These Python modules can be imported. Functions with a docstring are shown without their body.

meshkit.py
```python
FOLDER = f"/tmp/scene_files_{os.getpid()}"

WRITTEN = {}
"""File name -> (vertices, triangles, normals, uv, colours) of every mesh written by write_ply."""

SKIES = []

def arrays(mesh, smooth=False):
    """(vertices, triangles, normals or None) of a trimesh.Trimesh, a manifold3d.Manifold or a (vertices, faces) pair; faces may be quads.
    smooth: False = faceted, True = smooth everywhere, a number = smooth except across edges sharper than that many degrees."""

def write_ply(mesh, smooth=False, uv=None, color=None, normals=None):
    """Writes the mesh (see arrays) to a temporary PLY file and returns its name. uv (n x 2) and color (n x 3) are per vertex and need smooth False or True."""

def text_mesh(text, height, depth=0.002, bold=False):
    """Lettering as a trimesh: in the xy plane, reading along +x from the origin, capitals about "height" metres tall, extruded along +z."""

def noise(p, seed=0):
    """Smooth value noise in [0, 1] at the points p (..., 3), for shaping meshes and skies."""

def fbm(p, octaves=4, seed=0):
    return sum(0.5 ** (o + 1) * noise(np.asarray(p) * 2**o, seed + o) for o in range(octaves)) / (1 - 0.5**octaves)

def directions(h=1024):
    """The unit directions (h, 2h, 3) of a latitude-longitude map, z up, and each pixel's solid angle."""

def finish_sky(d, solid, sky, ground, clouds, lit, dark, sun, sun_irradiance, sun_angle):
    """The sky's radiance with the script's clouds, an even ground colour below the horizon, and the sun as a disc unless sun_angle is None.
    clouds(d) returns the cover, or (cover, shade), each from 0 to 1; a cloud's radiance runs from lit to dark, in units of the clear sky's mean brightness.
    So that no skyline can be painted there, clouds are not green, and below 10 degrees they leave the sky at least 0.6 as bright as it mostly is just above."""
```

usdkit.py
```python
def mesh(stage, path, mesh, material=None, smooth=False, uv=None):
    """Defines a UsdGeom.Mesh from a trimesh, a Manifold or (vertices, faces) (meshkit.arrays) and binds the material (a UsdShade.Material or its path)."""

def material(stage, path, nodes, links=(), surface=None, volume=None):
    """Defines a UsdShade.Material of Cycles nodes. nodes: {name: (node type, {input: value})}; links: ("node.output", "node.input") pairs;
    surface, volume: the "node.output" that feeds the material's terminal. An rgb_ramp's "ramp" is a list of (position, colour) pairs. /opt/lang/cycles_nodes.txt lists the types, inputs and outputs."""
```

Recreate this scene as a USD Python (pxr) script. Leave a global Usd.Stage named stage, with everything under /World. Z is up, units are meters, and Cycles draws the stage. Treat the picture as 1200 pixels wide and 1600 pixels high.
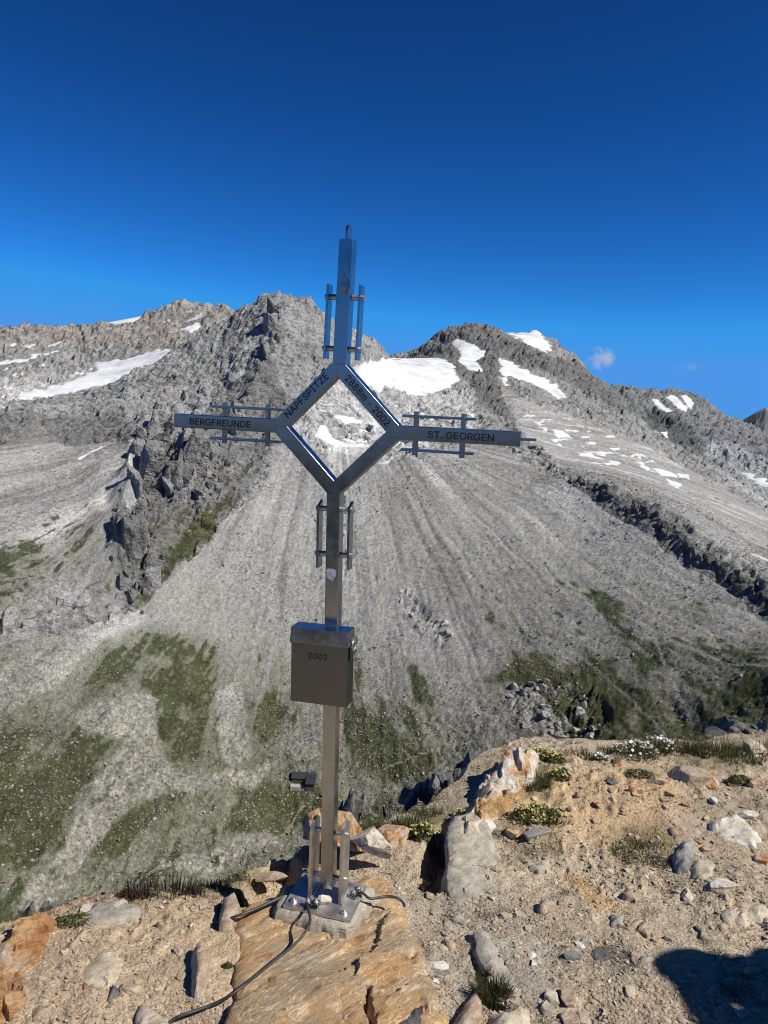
import math
import numpy as np
import trimesh
import manifold3d as m3
import shapely
from shapely.geometry import Polygon, LineString, Point
from scipy.interpolate import RBFInterpolator, RectBivariateSpline
from scipy.spatial import ConvexHull
from pxr import Usd, UsdGeom, UsdLux, UsdShade, Gf, Sdf, Vt
import usdkit
import meshkit
from meshkit import noise, fbm

# ------------------------------------------------------------------ stage, camera, sky, sun, exposure
stage = Usd.Stage.CreateInMemory()
UsdGeom.SetStageUpAxis(stage, UsdGeom.Tokens.z)
UsdGeom.SetStageMetersPerUnit(stage, 1.0)
UsdGeom.Xform.Define(stage, '/World')
UsdGeom.Scope.Define(stage, '/World/Looks')

F_PX, PITCH, ROLL = 1202.0, math.radians(8.264), math.radians(2.385)
EYE = np.array([0.0, 0.0, 1.70])
_R0, _F, _U0 = np.array([1, 0, 0.]), np.array([0, math.cos(PITCH), -math.sin(PITCH)]), np.array([0, math.sin(PITCH), math.cos(PITCH)])
_R = math.cos(ROLL) * _R0 + math.sin(ROLL) * _U0
_U = -math.sin(ROLL) * _R0 + math.cos(ROLL) * _U0
cam = UsdGeom.Camera.Define(stage, '/World/camera')
cam.CreateHorizontalApertureAttr(36.0)
cam.CreateVerticalApertureAttr(48.0)
cam.CreateFocalLengthAttr(36.0 * F_PX / 1200.0)
cam.CreateClippingRangeAttr(Gf.Vec2f(0.05, 60000))
cam.AddTransformOp().Set(Gf.Matrix4d(*_R, 0, *_U, 0, *(-_F), 0, *EYE, 1))
EXPOSURE = 0.40
cam.CreateExposureAttr(EXPOSURE)

SUN_EL, SUN_PHI = math.radians(46), math.radians(22)       # the sun stands to the right, a little behind the camera
SUN = np.array([math.cos(SUN_PHI) * math.cos(SUN_EL), -math.sin(SUN_PHI) * math.cos(SUN_EL), math.sin(SUN_EL)])
SUN_STRENGTH, SKY_STRENGTH = 1.25, 0.05

def frame_from_z(z):
    z = z / np.linalg.norm(z)
    x = np.cross([0, 0, 1.0], z); x /= np.linalg.norm(x)
    return x, np.cross(z, x), z

sun = UsdLux.DistantLight.Define(stage, '/World/sun')
sun.CreateIntensityAttr(SUN_STRENGTH)
sun.CreateAngleAttr(0.53)
sun.CreateNormalizeAttr(True)
sun.CreateColorAttr(Gf.Vec3f(1.0, 0.955, 0.89))
_x, _y, _z = frame_from_z(SUN)
sun.AddTransformOp().Set(Gf.Matrix4d(*_x, 0, *_y, 0, *_z, 0, 0, 0, 50, 1))

def px_dir(px, py):
    d = _F * F_PX + _R * (px - 600.0) - _U * (py - 800.0)
    return d / np.linalg.norm(d)

dome = UsdLux.DomeLight.Define(stage, '/World/sky')
dome.CreateIntensityAttr(1.0)
cloud_c = px_dir(938, 560); cloud_b = px_dir(1075, 574)
sky_nodes = {
    "sky": ("sky_texture", {"sky_type": "single_scattering", "sun_disc": False, "sun_elevation": SUN_EL, "sun_rotation": math.atan2(SUN[0], SUN[1]),
                            "altitude": 2888.0, "air_density": 1.0, "aerosol_density": 0.15, "ozone_density": 3.0}),
    "tc": ("texture_coordinate", {}),
    # a small wisp of cloud right of the snowy peak and a fainter one beside it
    "d1": ("mapping", {"mapping_type": "point", "location": tuple(-cloud_c * np.array([52, 52, 62])), "scale": (52, 52, 62)}),
    "g1": ("gradient_texture", {"gradient_type": "spherical"}),
    "d2": ("mapping", {"mapping_type": "point", "location": tuple(-cloud_b * np.array([50, 50, 170])), "scale": (50, 50, 170)}),
    "g2": ("gradient_texture", {"gradient_type": "spherical"}),
    "nz": ("noise_texture", {"scale": 60.0, "detail": 6.0, "roughness": 0.62, "distortion": 0.6}),
    "nr": ("map_range", {"from_min": 0.42, "from_max": 0.78, "to_min": 0.0, "to_max": 1.0, "clamp": True}),
    "m1": ("math", {"math_type": "multiply", "use_clamp": True}),
    "m2": ("math", {"math_type": "multiply", "use_clamp": True}),
    "m3": ("math", {"math_type": "multiply", "value2": 0.35}),
    "ad": ("math", {"math_type": "add", "use_clamp": True}),
    "gm": ("math", {"math_type": "multiply", "value2": 2.3, "use_clamp": True}),
    "mx": ("mix_color", {"blend_type": "mix", "b": (7.5, 7.9, 8.6), "use_clamp": False}),
    "sg": ("gamma", {"gamma": 1.75}), "tint": ("mix_color", {"blend_type": "multiply", "fac": 1.0, "b": (0.103, 0.365, 0.485), "use_clamp": False}),
    "lim": ("mix_color", {"blend_type": "darken", "fac": 1.0, "b": (1.15, 4.7, 12.2), "use_clamp": False}),
    "bg": ("background_shader", {"strength": SKY_STRENGTH}),
}
sky_links = [("tc.generated", "d1.vector"), ("d1.vector", "g1.vector"), ("tc.generated", "d2.vector"), ("d2.vector", "g2.vector"), ("tc.generated", "nz.vector"),
             ("nz.fac", "nr.value"), ("g1.fac", "gm.value1"), ("gm.value", "m1.value1"), ("nr.result", "m1.value2"), ("g2.fac", "m2.value1"), ("nr.result", "m2.value2"), ("m2.value", "m3.value1"),
             ("m1.value", "ad.value1"), ("m3.value", "ad.value2"), ("ad.value", "mx.fac"), ("sky.color", "sg.color"), ("sg.color", "tint.a"), ("tint.result", "lim.a"), ("lim.result", "mx.a"), ("mx.result", "bg.color")]
sky_mat = usdkit.material(stage, '/World/Looks/sky', sky_nodes, sky_links, surface="bg.background")
UsdShade.MaterialBindingAPI.Apply(dome.GetPrim()).Bind(sky_mat)
dome.GetPrim().SetCustomDataByKey('kind', 'structure')

# ------------------------------------------------------------------ helpers
_taken = {}
def numbered(parent, name):
    k = (parent, name)
    n = _taken.get(k, 0); _taken[k] = n + 1
    return f"{parent}/{name}" if n == 0 else f"{parent}/{name}_{n:03d}"

def tag(p, label=None, cat=None, group=None, kind=None):
    p = p.GetPrim() if hasattr(p, 'GetPrim') else p
    for k, v in (('label', label), ('category', cat), ('group', group), ('kind', kind)):
        if v: p.SetCustomDataByKey(k, v)
    return p

def path_of(parent):
    return '/World' if parent is None else (parent if isinstance(parent, str) else str(parent.GetPath()))

def obj(name, mesh, mat, parent=None, smooth=False):
    return usdkit.mesh(stage, numbered(path_of(parent), name), mesh, mat, smooth=smooth).GetPrim()

def thing(name, loc=(0, 0, 0), matrix=None, **kw):
    x = UsdGeom.Xform.Define(stage, numbered('/World', name))
    if matrix is None:
        m = Gf.Matrix4d(1.0); m.SetTranslate(Gf.Vec3d(*map(float, loc)))
    else:
        m = Gf.Matrix4d(*[float(v) for v in np.asarray(matrix).T.ravel()])
    x.AddTransformOp().Set(m)
    return tag(x.GetPrim(), **kw)

def grid_mesh(name, V, F, mat, N=None, alb=None, extra=None, parent=None):
    m = UsdGeom.Mesh.Define(stage, numbered(path_of(parent), name))
    m.CreatePointsAttr(Vt.Vec3fArray.FromNumpy(np.ascontiguousarray(V, np.float32)))
    m.CreateFaceVertexCountsAttr(Vt.IntArray.FromNumpy(np.full(len(F), 3, np.int32)))
    m.CreateFaceVertexIndicesAttr(Vt.IntArray.FromNumpy(np.ascontiguousarray(F, np.int32).ravel()))
    m.CreateSubdivisionSchemeAttr("none")
    if N is not None:
        m.CreateNormalsAttr(Vt.Vec3fArray.FromNumpy(np.ascontiguousarray(N, np.float32)))
        m.SetNormalsInterpolation("vertex")
    pv = UsdGeom.PrimvarsAPI(m)
    if alb is not None:
        pv.CreatePrimvar("alb", Sdf.ValueTypeNames.Color3fArray, "vertex").Set(Vt.Vec3fArray.FromNumpy(np.ascontiguousarray(alb, np.float32)))
    for k, v in (extra or {}).items():
        pv.CreatePrimvar(k, Sdf.ValueTypeNames.FloatArray, "vertex").Set(Vt.FloatArray.FromNumpy(np.ascontiguousarray(v, np.float32)))
    UsdShade.MaterialBindingAPI.Apply(m.GetPrim()).Bind(mat)
    return m.GetPrim()

def vertex_normals(V, F):
    n = np.zeros_like(V); c = np.cross(V[F[:, 1]] - V[F[:, 0]], V[F[:, 2]] - V[F[:, 0]])
    for k in range(3):
        for a in range(3):
            n[:, a] += np.bincount(F[:, k], c[:, a], len(V))
    return n / np.maximum(np.linalg.norm(n, axis=1, keepdims=True), 1e-12)

def grid_faces(nr, nc):
    i, j = np.meshgrid(np.arange(nr - 1), np.arange(nc - 1), indexing='ij')
    a = (i * nc + j).ravel(); b = a + 1; c = a + nc; d = c + 1
    return np.vstack([np.stack([a, b, d], 1), np.stack([a, d, c], 1)])

def sub_mesh(V, F, keep, *attrs):
    f = F[keep]
    idx, inv = np.unique(f, return_inverse=True)
    return (V[idx], inv.reshape(f.shape)) + tuple(None if a is None else a[idx] for a in attrs)

def sstep(a, b, x):
    t = np.clip((x - a) / (b - a), 0, 1)
    return t * t * (3 - 2 * t)

def ray(px, py):
    d = px_dir(px, py)
    return math.atan2(d[0], d[1]), d[2] / math.hypot(d[0], d[1])

def far_xyz(px, py, d):
    a, t = ray(px, py)
    return np.array([d * math.sin(a), d * math.cos(a), EYE[2] + d * t])

def project(P):
    P = np.asarray(P, float) - EYE
    z = P @ _F
    zz = np.where(np.abs(z) < 1e-6, 1e-6, z)
    return 600 + F_PX * (P @ _R) / zz, 800 - F_PX * (P @ _U) / zz

def poly_sd(poly, X, Y):
    """Signed distance (positive inside) of the points to a polygon; fast for many points."""
    P = np.asarray(poly, float)
    best = np.full(X.shape, 1e18); inside = np.zeros(X.shape, bool)
    for (x0, y0), (x1, y1) in zip(P, np.roll(P, -1, 0)):
        dx, dy = x1 - x0, y1 - y0
        t = np.clip(((X - x0) * dx + (Y - y0) * dy) / (dx * dx + dy * dy + 1e-12), 0, 1)
        best = np.minimum(best, (X - x0 - t * dx) ** 2 + (Y - y0 - t * dy) ** 2)
        with np.errstate(divide='ignore', invalid='ignore'):
            inside ^= ((y0 > Y) != (y1 > Y)) & (X < (x1 - x0) * (Y - y0) / (y1 - y0) + x0)
    return np.where(inside, 1, -1) * np.sqrt(best)

def line_sd(line, X, Y):
    """(signed distance: positive right of the line's direction, fraction along) to a polyline."""
    P = np.asarray(line, float)
    L = np.concatenate([[0], np.cumsum(np.linalg.norm(np.diff(P, axis=0), axis=1))])
    best = np.full(X.shape, 1e18); sgn = np.ones(X.shape); al = np.zeros(X.shape)
    for k in range(len(P) - 1):
        (x0, y0), (x1, y1) = P[k], P[k + 1]
        dx, dy = x1 - x0, y1 - y0
        t = np.clip(((X - x0) * dx + (Y - y0) * dy) / (dx * dx + dy * dy), 0, 1)
        d2 = (X - x0 - t * dx) ** 2 + (Y - y0 - t * dy) ** 2
        m = d2 < best
        best = np.where(m, d2, best)
        sgn = np.where(m, np.where((X - x0) * dy - (Y - y0) * dx >= 0, 1, -1), sgn)
        al = np.where(m, (L[k] + t * (L[k + 1] - L[k])) / L[-1], al)
    return sgn * np.sqrt(best), al

def mat(name, nodes, links, surface="p.BSDF"):
    return usdkit.material(stage, '/World/Looks/' + name, nodes, links, surface=surface)

# ------------------------------------------------------------------ materials of the terrain
def terrain_mat(name, fine, rough=0.9, bump=0.6, bd=1.0):
    """Albedo from the mesh's own colour attribute; grain, and on bare rock joints and blocks, from noise at world positions."""
    return mat(name, {
        "a": ("attribute", {"attribute": "alb"}), "k": ("attribute", {"attribute": "rockw"}), "g": ("geometry", {}),
        "n1": ("noise_texture", {"scale": fine, "detail": 4.0, "roughness": 0.75}),
        "r1": ("map_range", {"from_min": 0.28, "from_max": 0.72, "to_min": 0.40, "to_max": 1.60, "clamp": True}),
        "mx": ("mix_color", {"blend_type": "multiply", "fac": 1.0, "use_clamp": False}),
        "mp": ("mapping", {"mapping_type": "texture", "rotation": (0.5, 0.35, 0.6), "scale": (14.0, 6.0, 9.0)}),
        "wn": ("noise_texture", {"scale": 1.6, "detail": 3.0}), "wa": ("mix_vector", {"fac": 0.25}),
        "v1": ("voronoi_texture", {"scale": 1.0, "feature": "f1"}), "v2": ("voronoi_texture", {"scale": 2.7}),
        "h": ("math", {"math_type": "multiply_add", "value2": 0.5}), "hk": ("math", {"math_type": "multiply"}), "hs": ("math", {"math_type": "multiply_add", "value2": 0.35}),
        "b": ("bump", {"strength": bump, "distance": bd * 5}),
        "p": ("principled_bsdf", {"roughness": rough, "specular_ior_level": 0.15}),
    }, [("g.position", "n1.vector"), ("n1.fac", "r1.value"), ("a.color", "mx.a"), ("r1.result", "mx.b"), ("mx.result", "p.base_color"),
        ("g.position", "mp.vector"), ("mp.vector", "wn.vector"), ("mp.vector", "wa.a"), ("wn.color", "wa.b"), ("wa.result", "v1.vector"), ("wa.result", "v2.vector"),
        ("v2.distance", "h.value1"), ("v1.distance", "h.value3"), ("h.value", "hk.value1"), ("k.fac", "hk.value2"), ("n1.fac", "hs.value1"), ("hk.value", "hs.value3"), ("hs.value", "b.height"), ("b.normal", "p.normal")])

M_ROCKFACE = terrain_mat('mountain_rock', 0.5, bump=0.8, bd=1.0)
M_SNOW = mat('old_snow', {"g": ("geometry", {}), "n": ("noise_texture", {"scale": 0.016, "detail": 8.0, "roughness": 0.68}),
    "r": ("rgb_ramp", {"ramp": [(0.32, (0.36, 0.365, 0.375)), (0.46, (0.52, 0.53, 0.545)), (0.6, (0.64, 0.645, 0.65)), (0.7, (0.70, 0.70, 0.70))]}),
    "e": ("attribute", {"attribute": "clean"}), "er": ("rgb_ramp", {"ramp": [(0.0, (0.42, 0.40, 0.37)), (0.5, (0.82, 0.81, 0.79)), (1.0, (1, 1, 1))]}), "em": ("mix_color", {"blend_type": "multiply", "fac": 1.0, "use_clamp": False}),
    "b": ("bump", {"strength": 0.4, "distance": 3.0}), "p": ("principled_bsdf", {"roughness": 0.7, "specular_ior_level": 0.2})},
    [("g.position", "n.vector"), ("n.fac", "r.fac"), ("e.fac", "er.fac"), ("r.color", "em.a"), ("er.color", "em.b"), ("em.result", "p.base_color"), ("n.fac", "b.height"), ("b.normal", "p.normal")])

# ------------------------------------------------------------------ the mountains: one height field z(azimuth, distance), later parted into mountains
CP = """
0,1400,697 150,1390,700 300,1370,730 0,1300,760 150,1280,775 300,1280,800 450,1280,830 0,1200,835 150,1180,860 300,1180,885 475,1215,885 600,1215,880 700,1215,875
900,1180,890 1100,1160,890 1200,1140,890 500,1100,985 500,950,1125 500,800,1300 480,720,1410 700,1100,975 700,950,1110 700,800,1280 640,710,1420
900,1100,960 900,950,1090 900,830,1230 880,760,1310 1100,1100,930 1100,1000,1020 1100,930,1100 1200,1050,960 1200,985,1040
300,1100,960 300,1000,1060 300,900,1160 150,1080,945 150,980,1030 0,1100,920 0,1000,1000 0,850,1180 100,850,1200 0,720,1400 100,720,1420 190,720,1420
0,635,1600 100,640,1580 200,660,1520 0,622,1680 60,630,1690 110,620,1700 160,605,1720 215,580,1750 265,553,1780 320,520,1800 375,488,1830
100,650,1950 0,650,1950 200,620,2000 265,590,2050
0,612,2150 100,600,2200 200,575,2300 262,547,2350 0,580,2400 150,560,2500 230,530,2600 0,545,2650 100,535,2700 200,520,2750 280,505,2800
0,511,3000 30,510,3000 60,511,3000 90,512,3000 108,508,3000 116,509,3000 130,516,3000 160,503,3000 200,496,2950 240,488,2950 265,478,2920 285,471,2900 300,477,2880 320,476,2850 350,488,2800 368,490,2780
385,484,1815 396,474,1795 405,468,1788 413,464,1785 421,470,1786 430,464,1790 438,459,1794 446,457,1798 452,467,1805 460,472,1815 468,469,1825 477,464,1835 486,466,1845 492,479,1852 500,484,1868 508,492,1880 520,497,1892 530,503,1900 545,508,1920 558,513,1940 568,520,1970 576,528,2000 584,540,2030 592,551,2060 600,558,2100
430,530,2300 350,540,2250 500,530,2350 430,560,2700
430,540,1680 400,600,1570 470,600,1590 520,600,1620 540,560,1750 330,600,1650 330,560,1720 300,640,1540 250,620,1600 400,660,1490 330,700,1400 440,690,1450 540,660,1560 540,700,1450 290,790,1290 230,800,1270 220,880,1170 200,960,1075 350,800,1280
600,558,2400 640,557,2600 606,557,2500 625,557,2560 700,562,2500 720,580,2350 650,610,2080 580,600,2050 560,575,2100 700,610,2080 560,640,1800 650,650,1780 720,650,1780 620,690,1560 700,690,1580 740,640,1850 610,580,3000 625,580,2850
650,549,2900 690,516,2950 705,510,2950 720,508,2950 745,505,2950 760,512,2980 780,519,3050 800,518,3150 815,519,3230 824,519,3270 829,514,3290 833,507,3300 838,511,3300 845,519,3300 856,526,3270 870,533,3250 895,553,3150 920,577,3050 950,605,2950 975,627,2850 1000,655,2700 1050,690,2450 1100,722,2250 1140,750,2100 1160,770,2000 1200,795,1900
700,540,2800 740,560,2650 760,600,2300 770,650,2000 800,680,1700 800,560,2700 860,590,2550 900,610,2600 830,620,2200 880,650,2100 950,660,2300 870,700,1700 950,720,1680 1000,740,1640 1050,760,1560 1100,790,1450 1200,860,1300 850,740,1400
890,741,1345 960,764,1290 1030,789,1240 1080,834,1185 1130,877,1150 1200,920,1095 890,752,1325 960,794,1265 1030,832,1214 1080,874,1160 1130,905,1126 1200,957,1070
955,608,4000 975,606,4000 1000,612,4000 1040,610,4000 1070,610,4000 1095,620,3950 1120,640,3900 1150,655,3850 1165,664,3800 1200,690,3700
1000,640,3500 1060,660,3400 1100,690,3000 1150,720,2900 1200,740,2800 1180,770,2500 950,680,3300 1050,740,2750
1350,720,3700 1350,780,2600 1350,880,1900 1350,900,1400 1350,960,1050 1350,1050,940 1350,1140,860 -150,515,3000 -150,560,2600 -150,600,2100 -150,630,1650 -150,660,1600 -150,850,1180 -150,1000,980 -150,1100,900 -150,1250,770 -150,1400,690
"""
_pts, _val = [], []
for tok in CP.split():
    px, py, d = map(float, tok.split(','))
    a, t = ray(px, py); _pts.append((a, math.log(d))); _val.append(t)
for az in np.radians([-48, -32, -20, -10, 0, 10, 20, 32, 48]):
    for d, t in ((6, -0.9), (30, -1.0), (150, -1.0), (400, -0.95), (550, -0.83), (640, -0.74), (4700, -0.08), (6500, -0.12)):
        _pts.append((az, math.log(d))); _val.append(t)
_rbf = RBFInterpolator(np.array(_pts), np.array(_val), kernel='linear', smoothing=2e-4)
_az, _ld = np.radians(np.linspace(-48, 48, 560)), np.linspace(math.log(6), math.log(6500), 400)
_A, _L = np.meshgrid(_az, _ld, indexing='ij')
_T = _rbf(np.stack([_A.ravel(), _L.ravel()], 1)).reshape(_A.shape)
_spl = RectBivariateSpline(_az, _ld, _T, kx=2, ky=2)

def plan(pts):
    return [tuple(far_xyz(*p)[:2]) for p in pts]

STEPS = [  # rock steps that face left or the valley: (line with the high side on its right, height, length of the back slope, steepness)
    (plan([(322, 700, 1405), (300, 745, 1345), (272, 800, 1280)]), 46, 55, 7),
    (plan([(262, 650, 1520), (232, 730, 1400), (205, 800, 1280), (192, 860, 1200), (188, 950, 1085)]), 34, 60, 7),
    (plan([(225, 790, 1290), (212, 870, 1180), (205, 940, 1095)]), 18, 40, 6),
    (plan([(345, 690, 1420), (335, 750, 1340), (318, 800, 1280)]), 14, 40, 6),
]
RIB = plan([(432, 470, 1780), (425, 540, 1680), (395, 620, 1550), (350, 680, 1440), (300, 760, 1330), (250, 830, 1230), (205, 950, 1090)])
APEX = far_xyz(520, 500, 1800)[:2]

def terrain_base(X, Y):
    D = np.hypot(X, Y); A = np.arctan2(X, Y)
    t = _spl.ev(np.clip(A, -0.83, 0.83), np.log(np.clip(D, 6, 6500)))
    z = EYE[2] + D * t
    for line, h, back, st in STEPS:
        wob = 10 * (noise(np.stack([X / 16, Y / 16, X * 0], -1), 31) - 0.5) + 22 * (noise(np.stack([X / 60, Y / 60, X * 0], -1), 33) - 0.5)
        sd, al = line_sd(line, X, Y)
        sd = sd + wob
        ends = sstep(0.0, 0.12, al) * sstep(1.0, 0.8, al)
        z += h * sstep(-st, st, sd) * np.exp(-np.maximum(sd, 0) / back) * ends * (0.5 + noise(np.stack([X / 30, Y / 30, X * 0], -1), 32))
    sd, al = line_sd(RIB, X, Y)
    z += (16 + 10 * sstep(0, .3, al)) * np.exp(-np.abs(sd) / 45) * sstep(1.0, 0.85, al)
    return z

def fan(X, Y):
    dx, dy = X - APEX[0], Y - APEX[1]
    return np.arctan2(dx, -dy), np.hypot(dx, dy)

def ridged(P, octaves, seed, gain=0.5):
    out = 0; amp = 1; tot = 0
    for o in range(octaves):
        n = 1 - np.abs(2 * noise(P * 2.03 ** o + 7.7 * o, seed + o) - 1)
        out = out + amp * n; tot += amp; amp *= gain
    return out / tot

from scipy.spatial import cKDTree
def facets(X, Y, size, seed, tilt=0.6, step=0.25, aniso=1.6):
    """Broken rock: plan cells, each a tilted block of its own."""
    r = np.random.default_rng(seed)
    x0, x1, y0, y1 = -3200, 3200, 300, 4700
    warp = size * 0.5
    xs = X + warp * (noise(np.stack([X / size, Y / size, X * 0 + seed], -1), seed) - 0.5)
    ys = Y + warp * (noise(np.stack([X / size, Y / size, X * 0 + seed + 9], -1), seed + 1) - 0.5)
    ca, sa = math.cos(0.6), math.sin(0.6)                       # cells drawn out along the beds
    u, v = (xs * ca + ys * sa) / (size * aniso), (-xs * sa + ys * ca) / size
    # jittered grid of cell centres, hashed so that any point finds its own
    iu, iv = np.floor(u).astype(np.int64), np.floor(v).astype(np.int64)
    best = np.full(X.shape, 1e9); out = np.zeros(X.shape)
    T = r.random((6, 1 << 14))
    for du in (-1, 0, 1):
        for dv in (-1, 0, 1):
            h = ((iu + du) * 73856093 ^ (iv + dv) * 19349663) & ((1 << 14) - 1)
            pu, pv = iu + du + T[0][h], iv + dv + T[1][h]
            d = (u - pu) ** 2 + (v - pv) ** 2
            val = ((T[2][h] - 0.5) * 2 * tilt * (u - pu) * aniso + (T[3][h] - 0.5) * 2 * tilt * (v - pv)) * size + (T[4][h] - 0.5) * 2 * step * size
            m = d < best
            best = np.where(m, d, best); out = np.where(m, val, out)
    return out

POLY = dict(  # zones as seen in the reference view, in photo pixels
    scree=[[(445, 700), (560, 690), (620, 720), (760, 690), (880, 750), (960, 800), (1030, 838), (1090, 882), (1200, 960), (1400, 1060), (1400, 1300), (560, 1330), (330, 1420), (-200, 1500), (-200, 1000), (0, 1000), (190, 975), (290, 880), (350, 815), (405, 760)],
           [(-200, 660), (0, 690), (60, 665), (100, 690), (215, 690), (225, 730), (195, 830), (180, 900), (90, 940), (-200, 1000)],
           [(775, 600), (860, 640), (1000, 690), (1200, 800), (1400, 900), (1400, 960), (1200, 905), (1090, 835), (1030, 785), (890, 735), (830, 690)]],
    bands=[[(885, 738), (960, 760), (1030, 786), (1085, 832), (1140, 876), (1260, 940), (1260, 1000), (1200, 962), (1130, 912), (1075, 885), (1020, 838), (950, 796)]],
    lowcrag=[[(785, 1090), (850, 1060), (930, 1070), (960, 1120), (940, 1170), (860, 1165), (800, 1130)], [(615, 920), (640, 925), (705, 1000), (690, 1020), (650, 985)], [(20, 900), (90, 880), (120, 930), (40, 990), (0, 1000)]],
    ribdark=[[(405, 560), (432, 560), (452, 640), (440, 690), (350, 810), (280, 880), (200, 965), (186, 880), (236, 720), (330, 640)], [(-200, 640), (0, 640), (200, 655), (230, 690), (100, 690), (-200, 690)]],
    dark=[[(640, 556), (690, 508), (745, 500), (800, 520), (850, 552), (920, 575), (1010, 660), (960, 640), (850, 580), (785, 555), (780, 610), (810, 670), (745, 630), (735, 590), (690, 560)], [(1000, 640), (1060, 650), (1105, 700), (1080, 715), (1020, 670)]],
    brown=[[(-200, 500), (130, 500), (290, 460), (380, 480), (260, 545), (120, 540), (-200, 560)]],
    tongue=[[(215, 1080), (240, 1090), (255, 1185), (310, 1205), (430, 1190), (400, 1225), (300, 1238), (215, 1262), (150, 1325), (60, 1425), (10, 1425), (100, 1320), (140, 1230), (192, 1168), (130, 1142), (105, 1105)], [(-60, 1085), (100, 1000), (200, 935), (236, 975), (160, 1005), (105, 1062), (-60, 1160)], [(335, 1080), (370, 1060), (395, 1180), (350, 1195)], [(200, 1400), (300, 1330), (420, 1290), (440, 1310), (300, 1370)]],
    pale=[[(500, 590), (600, 600), (740, 610), (740, 670), (600, 720), (480, 700), (450, 670)], [(-200, 590), (0, 595), (140, 575), (180, 590), (60, 622), (-200, 630)], [(1050, 690), (1140, 690), (1200, 720), (1200, 790), (1130, 740)]],
)
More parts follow.
